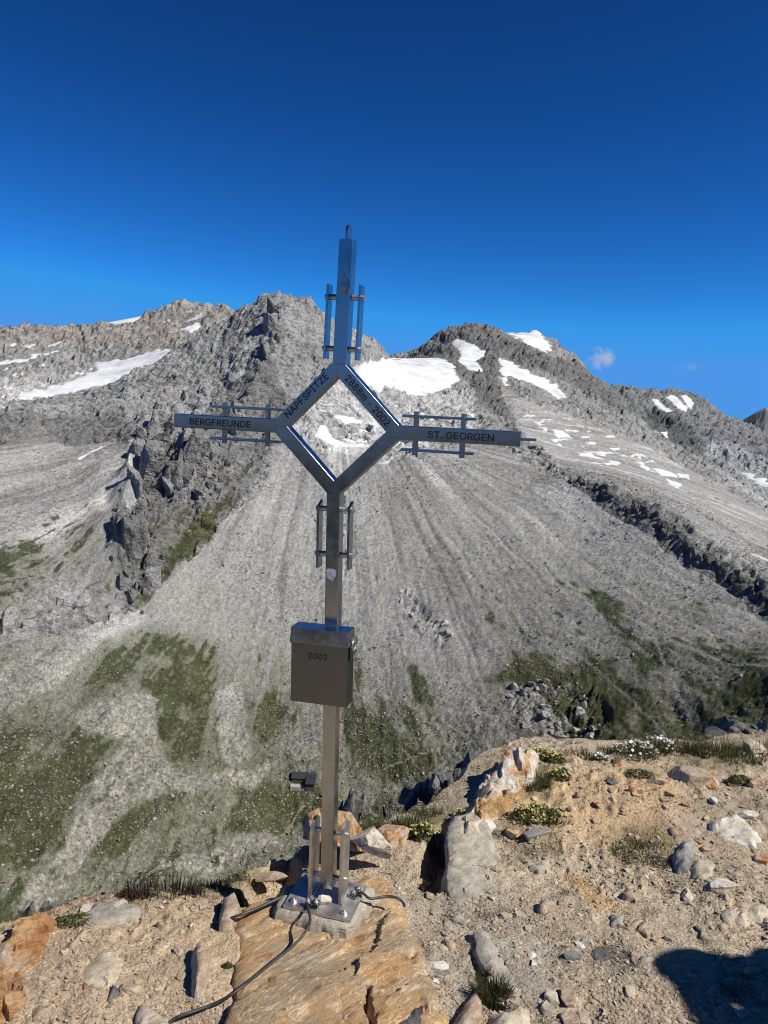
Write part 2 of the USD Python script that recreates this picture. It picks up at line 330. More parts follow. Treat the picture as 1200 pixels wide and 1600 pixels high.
GRASS = [  # (polygon in photo pixels, density)
    ([(130, 1090), (165, 1012), (240, 985), (300, 995), (338, 1020), (332, 1060), (322, 1120), (312, 1175), (270, 1185), (252, 1150), (240, 1085), (205, 1062)], 1.0),
    ([(-60, 1170), (60, 1125), (130, 1145), (185, 1170), (130, 1225), (100, 1285), (50, 1345), (-60, 1400)], 0.9),
    ([(140, 1320), (220, 1262), (275, 1248), (255, 1280), (180, 1335)], 1.0), ([(90, 1240), (140, 1090), (70, 1125), (0, 1150)], 0.4),
    ([(548, 1108), (575, 1110), (625, 1150), (672, 1190), (664, 1222), (620, 1212), (580, 1195), (552, 1160)], 1.25),
    ([(600, 1095), (640, 1120), (668, 1170), (650, 1165)], 0.9),
    ([(755, 1065), (800, 1028), (850, 1038), (862, 1072), (800, 1088)], 1.1), ([(905, 1015), (960, 1040), (1000, 1090), (960, 1130), (920, 1090)], 1.1),
    ([(1000, 1080), (1080, 1110), (1150, 1070), (1260, 1040), (1260, 1150), (1000, 1170)], 0.95), ([(780, 1060), (1000, 1010), (1260, 980), (1260, 1080), (900, 1110)], 0.45), ([(700, 900), (900, 880), (1100, 950), (1000, 1010), (760, 1000)], 0.25), ([(880, 1130), (940, 1120), (980, 1180), (900, 1180)], 1.1), ([(850, 1090), (905, 1085), (905, 1120), (860, 1110)], 0.9),
    ([(390, 1232), (450, 1212), (500, 1230), (520, 1262), (430, 1305), (365, 1292)], 1.0), ([(535, 1300), (600, 1252), (660, 1262), (640, 1330), (560, 1330)], 0.9),
    ([(-60, 880), (50, 850), (100, 880), (50, 960), (-60, 970)], 0.75), ([(120, 830), (150, 815), (150, 890), (90, 920)], 0.55), ([(150, 900), (200, 870), (190, 905), (150, 930)], 0.9),
    ([(215, 830), (300, 785), (345, 830), (280, 885), (215, 945), (205, 900)], 0.6), ([(0, 1060), (100, 985), (190, 935), (200, 950), (60, 1040), (0, 1085)], 0.5),
    ([(925, 930), (950, 935), (995, 1000), (970, 1010)], 0.8), ([(640, 1045), (660, 1060), (674, 1105), (648, 1098)], 1.0), ([(1075, 945), (1100, 940), (1110, 965), (1085, 970)], 0.9),
    ([(325, 1100), (420, 1080), (500, 1100), (470, 1150), (380, 1170), (330, 1150)], 0.5), ([(545, 1000), (556, 1000), (560, 1075), (548, 1080)], 0.9),
    ([(600, 790), (625, 770), (640, 840), (625, 850)], 0.35), ([(660, 870), (690, 880), (690, 960), (668, 940)], 0.4), ([(560, 840), (590, 900), (600, 940), (580, 900)], 0.4), ([(1160, 890), (1260, 900), (1260, 930), (1190, 910)], 0.5),
    ([(340, 1200), (400, 1170), (500, 1190), (420, 1210)], 0.4), ([(180, 1420), (330, 1350), (330, 1310), (200, 1380)], 0.45), ([(-60, 1500), (100, 1400), (60, 1360), (-60, 1400)], 0.7)]
TRACKS = [[(600, 1198), (640, 1186), (668, 1178)], [(628, 1172), (650, 1195), (662, 1212)], [(405, 1318), (450, 1290), (465, 1265), (482, 1250)], [(430, 1300), (380, 1328)]]
SNOW = [  # (label or None, polygon in photo pixels)
    ("broad white glacier filling the saddle between the two rocky peaks", [(568, 556), (600, 556), (640, 556), (690, 555), (711, 567), (719, 590), (702, 604), (664, 616), (630, 612), (604, 602), (594, 614), (577, 600), (556, 592), (548, 566)], 1840, 2760),
    ("long snowfield in the hollow under the left back ridge, above the dark spur", [(270, 541), (242, 543), (200, 556), (142, 563), (148, 574), (112, 589), (70, 600), (20, 614), (30, 624), (70, 619), (112, 612), (160, 601), (200, 590), (242, 571), (266, 553)], 1880, 2640),
    ("thin white snow ribbon on the lower left back ridge at the photo's left edge", [(-30, 563), (40, 554), (88, 542), (97, 545), (50, 560), (-30, 573)], 2100, 2900),
    ("white snow cornice along the skyline left of the back ridge's summit", [(162, 501), (200, 493), (222, 491), (215, 498), (182, 505)], 2700, 3200),
    ("large snow patch below the flat dark summit right of the glacier", [(704, 530), (716, 525), (735, 532), (760, 545), (756, 556), (745, 561), (758, 577), (736, 576), (714, 562), (720, 550), (708, 540)], 2350, 3200),
    ("summit snowcap running down from the small pointed white peak", [(784, 516), (826, 516), (833, 504), (840, 512), (846, 518), (858, 530), (866, 549), (846, 549), (830, 540), (802, 526)], 2700, 3450),
    ("long snow band slanting down to the right beneath the snowy peak", [(776, 555), (801, 561), (830, 579), (850, 588), (872, 599), (888, 619), (872, 623), (855, 610), (840, 602), (815, 592), (792, 586), (803, 612), (785, 600)], 2000, 3000),
    ("leftmost of the three snow patches high on the far right ridge", [(1014, 619), (1028, 621), (1041, 634), (1057, 641), (1041, 643), (1025, 633)], 3000, 4100),
    ("middle of the three snow patches high on the far right ridge", [(1038, 618), (1055, 614), (1077, 635), (1071, 644), (1054, 633)], 3000, 4100),
    ("rightmost of the three snow patches high on the far right ridge", [(1060, 614), (1075, 616), (1086, 627), (1081, 640), (1069, 628)], 3000, 4100),
    ("small hooked snow patch midway up the far right ridge", [(1019, 672), (1043, 671), (1046, 681), (1031, 682), (1037, 690), (1027, 687)], 2600, 4000),
    ("snow streak at the foot of the far right ridge by the photo's right edge", [(1145, 727), (1180, 739), (1230, 755), (1230, 776), (1170, 748)], 2100, 3700),
    ("upper snow patch of three below the left back ridge's pointed summit", [(285, 484), (300, 480), (306, 485), (290, 489)], 2400, 3100),
    ("middle snow patch of three below the left back ridge's pointed summit", [(286, 500), (318, 485), (322, 490), (300, 499), (290, 503)], 2300, 3000),
    ("lowest snow patch of three below the left back ridge's pointed summit", [(279, 512), (311, 500), (315, 507), (297, 517), (289, 513)], 2200, 2950),
    ("slim snow streak left of the three patches on the left back ridge", [(247, 502), (268, 493), (268, 497), (252, 504)], 2300, 3000),
    ("curved snow patch seen inside the cross's diamond, left half", [(499, 659), (511, 662), (521, 679), (541, 689), (525, 693), (505, 685), (491, 676)], 1400, 2000),
    ("flat snow strip seen inside the diamond just above its lower bars", [(522, 689), (580, 692), (562, 701), (518, 698)], 1400, 2000),
    ("upper snow strip seen inside the cross's diamond", [(518, 638), (560, 649), (584, 655), (540, 659), (524, 650)], 1450, 2100),
    ("small snow sliver by the lower right bar of the diamond", [(588, 726), (617, 714), (603, 728)], 1250, 1800),
    ("slim snow streak on the scree terrace below the far right ridge", [(1016, 731), (1050, 737), (1060, 746), (1035, 743)], 1400, 2200),
    ("short blunt snow patch right of the slim streak on the scree terrace", [(1057, 739), (1078, 742), (1079, 748), (1060, 746)], 1400, 2200),
    ("low snow patch on the scree terrace above the dark cliff band", [(1039, 749), (1066, 758), (1061, 763), (1044, 757)], 1300, 2200),
    ("curved snow streak on the scree slope right of the right arm of the cross", [(857, 667), (880, 674), (897, 685), (870, 683)], 1500, 2400),
    ("snow streak above the cliff band at the photo's right edge", [(1172, 866), (1230, 884), (1230, 893)], 1090, 1500),
    ("hair-thin snow line along the top of the left scree", [(119, 716), (165, 694), (168, 697), (122, 720)], 1250, 1600),
    ("snow wedge where the left scree meets the dark rib", [(194, 688), (211, 679), (206, 688)], 1300, 1700),
    ("leftmost small snow dab under the brown back ridge", [(13, 534), (26, 533), (27, 539), (14, 539)], 2300, 3000),
    ("middle small snow dab under the brown back ridge", [(36, 538), (57, 533), (57, 538), (40, 542)], 2300, 3000),
    ("right small snow dab under the brown back ridge", [(70, 537), (96, 529), (97, 534), (75, 541)], 2300, 3000),
]

def masks(U, V, D, X, Y):
    """Blend weights of the zones at the points."""
    w = 7 * (fbm(np.stack([X / 60, Y / 60, X * 0], -1), 4, 51) - 0.5)
    U2, V2 = U + 2.2 * w, V + 2.2 * w[::-1] if False else V + 14 * (fbm(np.stack([X / 50, Y / 50, X * 0 + 9], -1), 4, 57) - 0.5)
    out = {}
    for k, polys in POLY.items():
        m = np.full(X.shape, -1e9)
        for p in polys: m = np.maximum(m, poly_sd(p, U2, V2))
        out[k] = sstep(-5, 6, m)
    far = sstep(600, 660, D)
    g = np.zeros(X.shape)
    for p, dens in GRASS:
        g = np.maximum(g, dens * sstep(-28, 20, poly_sd(p, U2, V2)))
    out['grass'] = g * far * (D < 1700) * (1 - 0.9 * out['tongue'])
    sn = np.zeros(X.shape)
    for lab, poly, d0, d1 in SNOW:
        q = np.array(poly, float)
        b = np.flatnonzero((U > q[:, 0].min() - 12) & (U < q[:, 0].max() + 12) & (V > q[:, 1].min() - 12) & (V < q[:, 1].max() + 12) & (D > d0 - 60) & (D < d1 + 60))
        if len(b): sn[b] = np.maximum(sn[b], sstep(-7, 2, poly_sd(poly, U[b], V[b])))
    out['snow'] = sn
    out['scree'] = np.maximum(out['scree'] * (1 - out['bands']) * (1 - 0.75 * out['lowcrag']), sstep(660, 560, D) * 0.6)
    return out

def terrain_full(X, Y):
    """Height, and the weights that colour it."""
    D = np.hypot(X, Y)
    zb = terrain_base(X, Y)
    U, V = project(np.stack([X, Y, zb], -1))
    m = masks(U, V, D, X, Y)
    rock = np.clip(1 - m['scree'], 0, 1)
    P = np.stack([X, Y, zb * 1.0], -1)
    # a tilted bedding makes the rock's ribs run down to the left
    Q = P @ np.array([[0.80, 0.35, 0.1], [-0.45, 0.85, 0.0], [0.45, -0.1, 1.0]]).T
    r1 = ridged(P / 110.0, 3, 11) - 0.6
    r2 = ridged(Q / np.array([26.0, 40, 60]), 4, 17, 0.62) - 0.55
    r3 = fbm(Q / np.array([7.0, 10, 16]), 3, 23) - 0.5
    big = sstep(1900, 2600, D)
    near = np.clip(D / 650, 0, 1) ** 1.5
    fc = facets(X, Y, 48, 5, 0.20, 0.06) + facets(X, Y, 20, 6, 0.42, 0.13, 2.4) + facets(X, Y, 8.5, 7, 0.65, 0.24, 2.2)
    fc = np.where(rock > 0.02, fc, 0)
    m['fc'] = fc
    disp = (r1 - 0.05) * (12 + 20 * big) + (r2 - 0.05) * (12 + 8 * big) + r3 * 6 + fc * (0.62 + 0.25 * big)
    sel = (rock > 0.5) & (D > 1200)
    if sel.any(): disp = disp - (disp[sel].mean() + 0.55 * disp[sel].std())
    z = zb + near * rock * disp * (1 - 0.92 * m['snow']) * (1 - 0.45 * m['bands']) - near * rock * m['snow'] * 6
    th, rr = fan(X, Y)
    gul = ridged(np.stack([th * 26 + 0.8 * noise(P / 90, 3), rr / 700, rr * 0], -1), 3, 41, 0.6) - 0.55
    z += near * m['scree'] * (gul * 3.0 - 1.5 * np.maximum(ridged(np.stack([th * 40 + 1.2 * noise(P / 70, 5), rr / 500, rr * 0], -1), 2, 141) - 0.70, 0) / 0.3 + (fbm(P / 60.0, 3, 43) - 0.5) * 5 + (fbm(P / 9.0, 2, 45) - 0.5) * 1.8 + (noise(P / 3.6, 46) - 0.5) * 1.8)
    low = sstep(1080, 900, D) * far_low(D)
    z += low * ((fbm(P / 95.0, 3, 47) - 0.5) * 46 + (fbm(P / 6.0, 2, 48) - 0.5) * 5.5 + (ridged(P / 22.0, 3, 49) - 0.6) * 4)
    m['rock'] = rock; m['r2'] = r2; m['r3'] = r3; m['gul'] = gul; m['UV'] = (U, V)
    return z, m

def far_low(D):
    return sstep(640, 720, D)

def terrain_albedo(X, Y, Z, m):
    D = np.hypot(X, Y)
    P = np.stack([X, Y, Z], -1)
    n_big, n_mid, n_fin = fbm(P / 140, 3, 61), fbm(P / 24, 4, 63), 0.6 * noise(P / 3.4, 65) + 0.4 * noise(P / 6.5, 64)
    U, V = m['UV']
    n_px = noise(P / 1.7, 62)
    blk = noise(np.stack([m['fc'] * 0.35, X / 70, Y / 70], -1), 75)
    rock = np.array([0.226, 0.226, 0.218]) * (0.30 + 0.50 * n_mid + 0.90 * (n_fin - 0.5) + 0.30 * (n_px - 0.5) + 0.25 * n_big + 0.65 * blk)[:, None]
    crk = 1 - 0.55 * sstep(0.80, 0.95, ridged(P / 17.0, 3, 79, 0.7))
    rock = rock * crk[:, None]
    th, rr = fan(X, Y)
    wv = 0.7 * (noise(P / 160, 66) - 0.5) + 0.3 * (noise(P / 50, 68) - 0.5)
    s1 = noise(np.stack([th * 17 + wv, rr / 420, rr * 0], -1), 67); s2 = noise(np.stack([th * 46 + 2 * wv, rr / 170, rr * 0 + 3], -1), 69); s3 = noise(np.stack([th * 150 + 4 * wv, rr / 70, rr * 0 + 5], -1), 70)
    streak = np.clip(((0.42 * s1 + 0.36 * s2 + 0.22 * s3) - 0.5) * 1.9 + 0.5, 0, 1)
    fan_pale = sstep(0.62, 0.85, s2 * 0.6 + s1 * 0.4 + 0.1 * (n_fin - 0.5))
    scree = np.array([0.268, 0.265, 0.247]) * (0.60 + 0.12 * n_mid + 0.46 * streak + 0.75 * (n_fin - 0.5) + 0.55 * (n_px - 0.5) + 0.35 * fan_pale - 0.14 * sstep(0.45, 0.15, s3 * 0.6 + s2 * 0.4) + 0.16 * n_big)[:, None]
    c = rock * m['rock'][:, None] + scree * (1 - m['rock'])[:, None]
    lowz = (sstep(1080, 880, D) * (D > 600))[:, None]
    c *= 1 - lowz * np.array([0.32, 0.33, 0.40]) * 1.0 - lowz * (0.05 - 0.8 * (noise(P / 2.9, 76)[:, None] - 0.5) - 0.5 * (n_mid[:, None] - 0.5))
    c *= (1 - 0.45 * m['dark'])[:, None]
    c *= 1 + m['brown'][:, None] * np.array([0.02, -0.05, -0.11])
    c *= (1 + 0.55 * m['pale'])[:, None]
    c *= (1 + 0.22 * m['tongue'])[:, None]
    c *= (1 - 0.34 * m['ribdark'] * (D < 1900))[:, None]
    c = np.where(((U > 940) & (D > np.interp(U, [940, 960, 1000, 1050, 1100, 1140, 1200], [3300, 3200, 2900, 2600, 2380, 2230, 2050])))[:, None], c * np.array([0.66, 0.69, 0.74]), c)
    c *= (1 - 0.35 * m['bands'])[:, None]
    c *= (1 + 0.25 * m['lowcrag'])[:, None]
    # thin turf in the cracks of the rock rib and wherever the slope is low and gentle
    rib = sstep(640, 720, V) * sstep(1100, 1400, D * 0 + 1500 - (U - 250) ** 2 / 60)
    g = np.clip(m['grass'] + 0.28 * rib * m['rock'] * (D < 1600) + 0.18 * sstep(880, 1150, V) * (D > 600), 0, 1.3)
    s4 = noise(np.stack([th * 210 + 6 * wv, rr / 22, rr * 0 + 8], -1), 74)
    gn = 0.50 * (fbm(P / 40, 4, 71) - 0.5) + 0.60 * (fbm(P / 8, 4, 72) - 0.5) + 0.35 * (n_big - 0.5) + 0.70 * (streak - 0.5) + 0.45 * (s4 - 0.5)
    turf = 0.94 * sstep(0.34, 0.56, g * 0.66 + gn - 0.05)
    thin = np.clip((0.44 + 0.30 * sstep(620, 420, U)) * sstep(760, 1120, V) * (D > 600) * (0.2 + 1.3 * (streak - 0.35) + 1.2 * (n_big - 0.45)) + 0.5 * m['grass'], 0, 0.6)[:, None] * (1 - 0.8 * m['tongue'])[:, None] * (D < 1600)[:, None]
    c = c * (1 - thin) + np.array([0.086, 0.090, 0.045]) * (0.5 + n_mid)[:, None] * thin
    green = np.array([0.045, 0.054, 0.019]) * (0.35 + 0.9 * n_mid + 0.6 * (n_fin - 0.5) + 0.7 * (n_px - 0.5))[:, None] + np.array([0.03, 0.014, 0.004]) * (n_big[:, None] - 0.4)
    speck = sstep(0.66, 0.86, noise(P / 3.0, 73) + 0.25 * (n_mid - 0.5))[:, None]
    green = green * (1 - 0.6 * speck) + 0.15 * 0.6 * speck
    c = c * (1 - turf[:, None]) + green * turf[:, None]
    for tr in TRACKS:
        sd, al = line_sd(tr, U, V)
        k = (sstep(1.6, 0.6, np.abs(sd)) * 0.7 * (D < 1000))[:, None]
        c = c * (1 - k) + np.array([0.24, 0.22, 0.17]) * k
    # pale stream beds of fresh debris
    for st, wd in (([(160, 850), (135, 910), (90, 950), (0, 1010)], 7), ([(600, 900), (640, 960), (690, 1060), (760, 1130), (830, 1190)], 5), ([(900, 1020), (950, 1060), (1000, 1110), (1040, 1150)], 3), ([(990, 950), (1030, 1020), (1060, 1080), (1080, 1120)], 3), ([(395, 800), (370, 900), (345, 980)], 4)):
        sd, al = line_sd(st, U, V)
        k = sstep(wd, wd * 0.3, np.abs(sd) + 5 * (n_mid - 0.5))[:, None] * 0.6 * (D < 1500)[:, None]
        c = c * (1 - k) + np.array([0.27, 0.265, 0.25]) * k * (0.7 + 0.6 * n_fin)[:, None]
    return np.clip(c, 0.012, 0.6)

az = np.radians(np.concatenate([np.arange(-46, -32, 0.5), np.linspace(-32, 32, 800), np.arange(32.5, 46.5, 0.5)]))
dd = np.concatenate([np.geomspace(6, 630, 40)[:-1], np.linspace(630, 1850, 640), np.linspace(1856, 3400, 205), np.linspace(3412, 4200, 55), np.linspace(4260, 6200, 12)])
DD, AA = np.meshgrid(dd, az, indexing='ij')
TX, TY = (DD * np.sin(AA)).ravel(), (DD * np.cos(AA)).ravel()
TZ, TM = terrain_full(TX, TY)
TV = np.stack([TX, TY, TZ], 1)
TF = grid_faces(len(dd), len(az))[:, ::-1]
TN = vertex_normals(TV, TF)
if TN[:, 2].mean() < 0: TF = TF[:, ::-1]; TN = -TN
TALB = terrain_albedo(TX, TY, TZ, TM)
_fc = TF[:, 0]
fD, fA, (fU, fV) = DD.ravel()[_fc], AA.ravel()[_fc], (TM['UV'][0][_fc], TM['UV'][1][_fc])
def az_px(x): return ray(x, 640)[0]
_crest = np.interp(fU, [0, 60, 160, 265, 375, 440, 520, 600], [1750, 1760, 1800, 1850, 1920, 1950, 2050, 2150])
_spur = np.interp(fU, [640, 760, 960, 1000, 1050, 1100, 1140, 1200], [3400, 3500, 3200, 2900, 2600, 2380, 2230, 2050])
region = np.zeros(len(TF), int)                                   # 0 the mountain opposite
region[(fU < 600) & (fD > _crest)] = 1                             # back ridge on the left
region[(fU >= 600) & (fD > np.interp(fU, [600, 760, 800, 900, 1200], [2150, 1950, 1700, 1400, 1080]) + 0)] = 2   # the snowy mountain and its scree terrace
region[(fU >= 640) & (fD > _spur)] = 3                             # far ridge on the right
region[fD < 640] = 4                                               # the summit's own slope
for r, (nm, lab) in enumerate([("mountain", "grey rock peak with a jagged crest and wide scree fans behind the cross"), ("mountain", "brownish back ridge on the left with snow in its hollow"),
                               ("mountain", "dark mountain with a small white pointed summit right of the glacier"), ("mountain", "bluish far ridge with three snow patches at the right"), ("mountain_slope", "steep slope falling away under the summit")]):
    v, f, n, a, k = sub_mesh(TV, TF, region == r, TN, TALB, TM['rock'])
    tag(grid_mesh(nm, v, f, M_ROCKFACE, n, a, dict(rockw=k)), label=lab, kind='structure')

# the rest of the massif, coarse, all round behind the camera
ba = np.radians(np.linspace(46, 314, 110)); bd = np.concatenate([np.geomspace(7, 3000, 40), [5000, 8000, 10000, 12500, 16000, 22000, 40000]])
BD, BA = np.meshgrid(bd, ba, indexing='ij')
BX, BY = (BD * np.sin(BA)).ravel(), (BD * np.cos(BA)).ravel()
BZ = -0.4 - 0.62 * np.minimum(BD.ravel(), 1400) ** 1.0 + 60 * (fbm(np.stack([BX / 200, BY / 200, BX * 0], -1), 4, 81) - 0.5) * sstep(20, 300, BD.ravel())
BZ = np.maximum(BZ, -900 + 40 * fbm(np.stack([BX / 900, BY / 900, BX * 0], -1), 3, 83))
_rg = sstep(7000, 12000, BD.ravel()) * sstep(30000, 16000, BD.ravel())
BZ = BZ + _rg * (650 + 1100 * fbm(np.stack([BA.ravel() * 5, BA.ravel() * 0, BA.ravel() * 0], -1), 4, 87))
BV = np.stack([BX, BY, BZ], 1); BF = grid_faces(len(bd), len(ba)); BN = vertex_normals(BV, BF)
if BN[:, 2].mean() < 0: BF = BF[:, ::-1]; BN = -BN
BC = np.array([0.2, 0.19, 0.16]) * (0.7 + 0.6 * fbm(BV / 60, 4, 85))[:, None]
_fo = sstep(-250, -500, BZ)[:, None]; BC = BC * (1 - _fo) + np.array([0.022, 0.028, 0.022]) * _fo   # forest on the valley sides behind the viewer
tag(grid_mesh('mountain_slope', BV, BF, M_ROCKFACE, BN, BC), label='slopes of the massif behind the viewer', kind='structure')

# snowfields: sheets about two metres thick lying on the rock
SU, SV = TM['UV']
_wob = 5 * (fbm(TV / 22, 4, 91) - 0.5); _wob2 = 5 * (fbm(TV / 22 + 31, 4, 93) - 0.5); _hole = fbm(np.stack([TX / 24, TY / 24, TZ / 7], -1), 5, 97) - 0.5
def snow_sheet(mask, name, **kw):
    keep = mask[TF].all(1)
    if keep.sum() < 6: return
    if kw.get('kind') != 'stuff':
        from scipy.sparse import coo_matrix
        from scipy.sparse.csgraph import connected_components
        q = TF[keep]; ids, inv = np.unique(q, return_inverse=True); inv = inv.reshape(q.shape)
        lab = connected_components(coo_matrix((np.ones(2 * len(inv)), (np.r_[inv[:, 0], inv[:, 1]], np.r_[inv[:, 1], inv[:, 2]])), (len(ids), len(ids))), directed=False)[1]
        big = np.bincount(lab[inv[:, 0]]).argmax(); sel = np.flatnonzero(keep)
        LOOSE[ids[lab != big]] = True
        keep = np.zeros(len(TF), bool); keep[sel[lab[inv[:, 0]] == big]] = True
    v, f, n, d = sub_mesh(TV, TF, keep, TN, DD.ravel())
    cnt = np.bincount(f.ravel(), minlength=len(v))
    edge = cnt < 6
    h = np.where(edge, -0.3, 1.6)
    top = v + np.array([0, 0, 1.0]) * h[:, None]
    # relax the sheet a little so that it bridges the rock's roughness
    nb = np.zeros(len(v)); s = np.zeros(len(v))
    for _ in range(4):
        s[:] = 0; nb[:] = 0
        for i, j in ((0, 1), (1, 2), (2, 0)):
            s += np.bincount(f[:, i], top[f[:, j], 2], len(v)); nb += np.bincount(f[:, i], None, len(v))
        top[:, 2] = np.where(edge, top[:, 2], np.maximum(0.35 * top[:, 2] + 0.65 * s / np.maximum(nb, 1), v[:, 2] + 0.4))
    clean = np.where(edge, 0.0, 1.0)
    for _ in range(4):
        s = np.bincount(f.ravel(), np.repeat(clean[f].mean(1), 3), len(v)) / np.maximum(cnt, 1)
        clean = np.where(edge, 0.0, 0.5 * clean + 0.5 * s)
    clean = np.clip(clean * 1.15 + 0.5 * (fbm(top / 14.0, 4, 99) - 0.5), 0, 1)
    tag(grid_mesh(name, top, f, M_SNOW, vertex_normals(top, f), None, dict(clean=clean)), **kw)
ALLSNOW = np.zeros(len(TV), bool); LOOSE = np.zeros(len(TV), bool)
for lab, poly, d0, d1 in SNOW:
    p = np.array(poly, float); big = np.ptp(p[:, 0]) > 60
    k = 1.0 if big else 0.35
    b = (SU > p[:, 0].min() - 8) & (SU < p[:, 0].max() + 8) & (SV > p[:, 1].min() - 8) & (SV < p[:, 1].max() + 8) & (DD.ravel() > d0) & (DD.ravel() < d1)
    msk = np.zeros(len(TV), bool)
    msk[b] = poly_sd(poly, SU[b] + k * 2.4 * _wob[b], SV[b] + k * 1.6 * _wob2[b]) + (13 if big else 5) * _hole[b] > (0 if big else -0.7)
    ALLSNOW |= msk
    snow_sheet(msk, 'glacier' if 'glacier filling' in lab else 'snow_patch', label=lab, cat='glacier' if 'glacier filling' in lab else 'snow patch', group=None)
zone = np.maximum(poly_sd([(500, 610), (600, 618), (745, 610), (740, 680), (640, 700), (480, 700)], SU, SV), poly_sd([(776, 570), (880, 610), (960, 680), (1060, 745), (900, 720), (800, 640)], SU, SV))
zone = np.maximum(zone, poly_sd([(-30, 580), (90, 568), (170, 570), (240, 565), (190, 595), (120, 618), (0, 632), (-30, 632)], SU, SV))
zone = np.maximum(zone, poly_sd([(555, 560), (575, 560), (600, 600), (600, 640), (560, 620)], SU, SV))
sm = (fbm(np.stack([TX / 34, TY / 60, TZ / 6], -1), 4, 95) > 0.56 - 0.012 * (SU > 760) - 0.05 * (SU < 300)) & (zone > 0) & ~ALLSNOW & (DD.ravel() > 1400) | LOOSE
snow_sheet(sm, 'snow_scraps', label='scattered thin scraps of old snow on the slabs below the glacier and snowy peak', cat='snow', kind='stuff')

def block(seed, size, planes=13, sub=3):
    r = np.random.default_rng(seed); s = trimesh.creation.icosphere(subdivisions=sub); d = np.array(s.vertices)
    n = r.normal(size=(planes, 3)); n /= np.linalg.norm(n, axis=1, keepdims=True)
    q = np.maximum(d @ n.T, 1e-3) / r.uniform(0.7, 1.05, planes)
    v = d / (np.sum(q ** 50, 1) ** (1 / 50))[:, None]
    v *= 1 + 0.16 * (ridged(v * 2.0 + seed, 4, 310 + seed % 30) - 0.6)[:, None]
    return v / np.abs(v).max(0) * np.array(size) / 2, np.array(s.faces)
from scipy.interpolate import RegularGridInterpolator
_rgi = RegularGridInterpolator((dd, az), TZ.reshape(len(dd), len(az)), bounds_error=False, fill_value=-2000.0)
def crag_blocks(name, label, lines, smin, smax, n, spread, seed, tone, tall=1.5):
    """Broken rock: big angular blocks wedged into the slope along the lines."""
    r = np.random.default_rng(seed); V, F, C, o = [], [], [], 0
    for ln in lines:
        P = np.array(ln); L = np.concatenate([[0], np.cumsum(np.linalg.norm(np.diff(P, axis=0), axis=1))])
        for k in range(n):
            t = r.uniform(0, L[-1]); x, y = np.interp(t, L, P[:, 0]), np.interp(t, L, P[:, 1])
            x, y = x + r.normal(0, spread), y + r.normal(0, spread)
            s = smin + (smax - smin) * r.random() ** 2
            z = float(_rgi([[math.hypot(x, y), math.atan2(x, y)]])[0])
            v, f = block(seed * 100 + k, (s * r.uniform(.6, 1), s * r.uniform(.5, .9), s * tall * r.uniform(.7, 1.2)), sub=3 if s > 9 else 2)
            m = trimesh.transformations.euler_matrix(r.uniform(-.25, .25), r.uniform(-.1, .35), r.uniform(-.6, .6))[:3, :3]
            v = v @ m.T + [x, y, z + 0.02 * s]
            V.append(v); F.append(f + o); o += len(v)
            C.append(np.array(tone) * r.uniform(0.7, 1.25) * (0.55 + 0.9 * fbm(v / 6.0, 3, 7))[:, None])
    V, F, C = np.vstack(V), np.vstack(F), np.vstack(C)
    # faceted shading: split the corners
    V2 = V[F].reshape(-1, 3); C2 = C[F].reshape(-1, 3); F2 = np.arange(len(V2)).reshape(-1, 3)
    tag(grid_mesh(name, V2, F2, M_ROCKFACE, None, np.clip(C2, 0.01, 0.5), dict(rockw=np.ones(len(V2)))), label=label, kind='structure')
crag_blocks('rock_rib', 'dark broken rock rib running down left of the cross from the central peak', [s[0] for s in STEPS[:2]] + [RIB], 10, 44, 46, 11, 21, (0.165, 0.163, 0.155))
crag_blocks('rock_rib', 'tall slabs with black shadowed left sides on the dark rib', [plan([(312, 735, 1365), (292, 780, 1312)]), plan([(246, 745, 1390), (214, 800, 1275)]), plan([(205, 850, 1215), (200, 900, 1150)])], 52, 66, 3, 4, 31, (0.17, 0.168, 0.158), 1.9)
crag_blocks('rock_rib', 'lower crags at the foot of the dark rib', [STEPS[2][0], STEPS[3][0]], 8, 26, 30, 8, 22, (0.165, 0.163, 0.155))
LIP = plan([(886, 744, 1338), (925, 758, 1310), (960, 779, 1275), (1030, 811, 1224), (1080, 856, 1172), (1130, 892, 1137), (1200, 940, 1083), (1260, 975, 1050)])
crag_blocks('cliff_band', 'dark cliff band slanting down to the right under the scree terrace', [LIP], 6, 21, 230, 4, 23, (0.11, 0.108, 0.10), 1.25)
crag_blocks('slabby_crag', 'pale slabby crags among turf at the foot of the right slope', [plan([(790, 1100, 960), (850, 1085, 985), (920, 1100, 965)]), plan([(820, 1130, 935), (900, 1140, 925), (950, 1150, 915)])], 5, 20, 34, 9, 24, (0.27, 0.26, 0.235), 0.8)
crag_blocks('pale_crag', 'small pale crag in the gully right of the post', [plan([(618, 930, 1140), (650, 975, 1100), (668, 1000, 1075)]), plan([(690, 985, 1085), (704, 1000, 1070)])], 4, 13, 20, 3, 25, (0.34, 0.33, 0.31), 0.9)

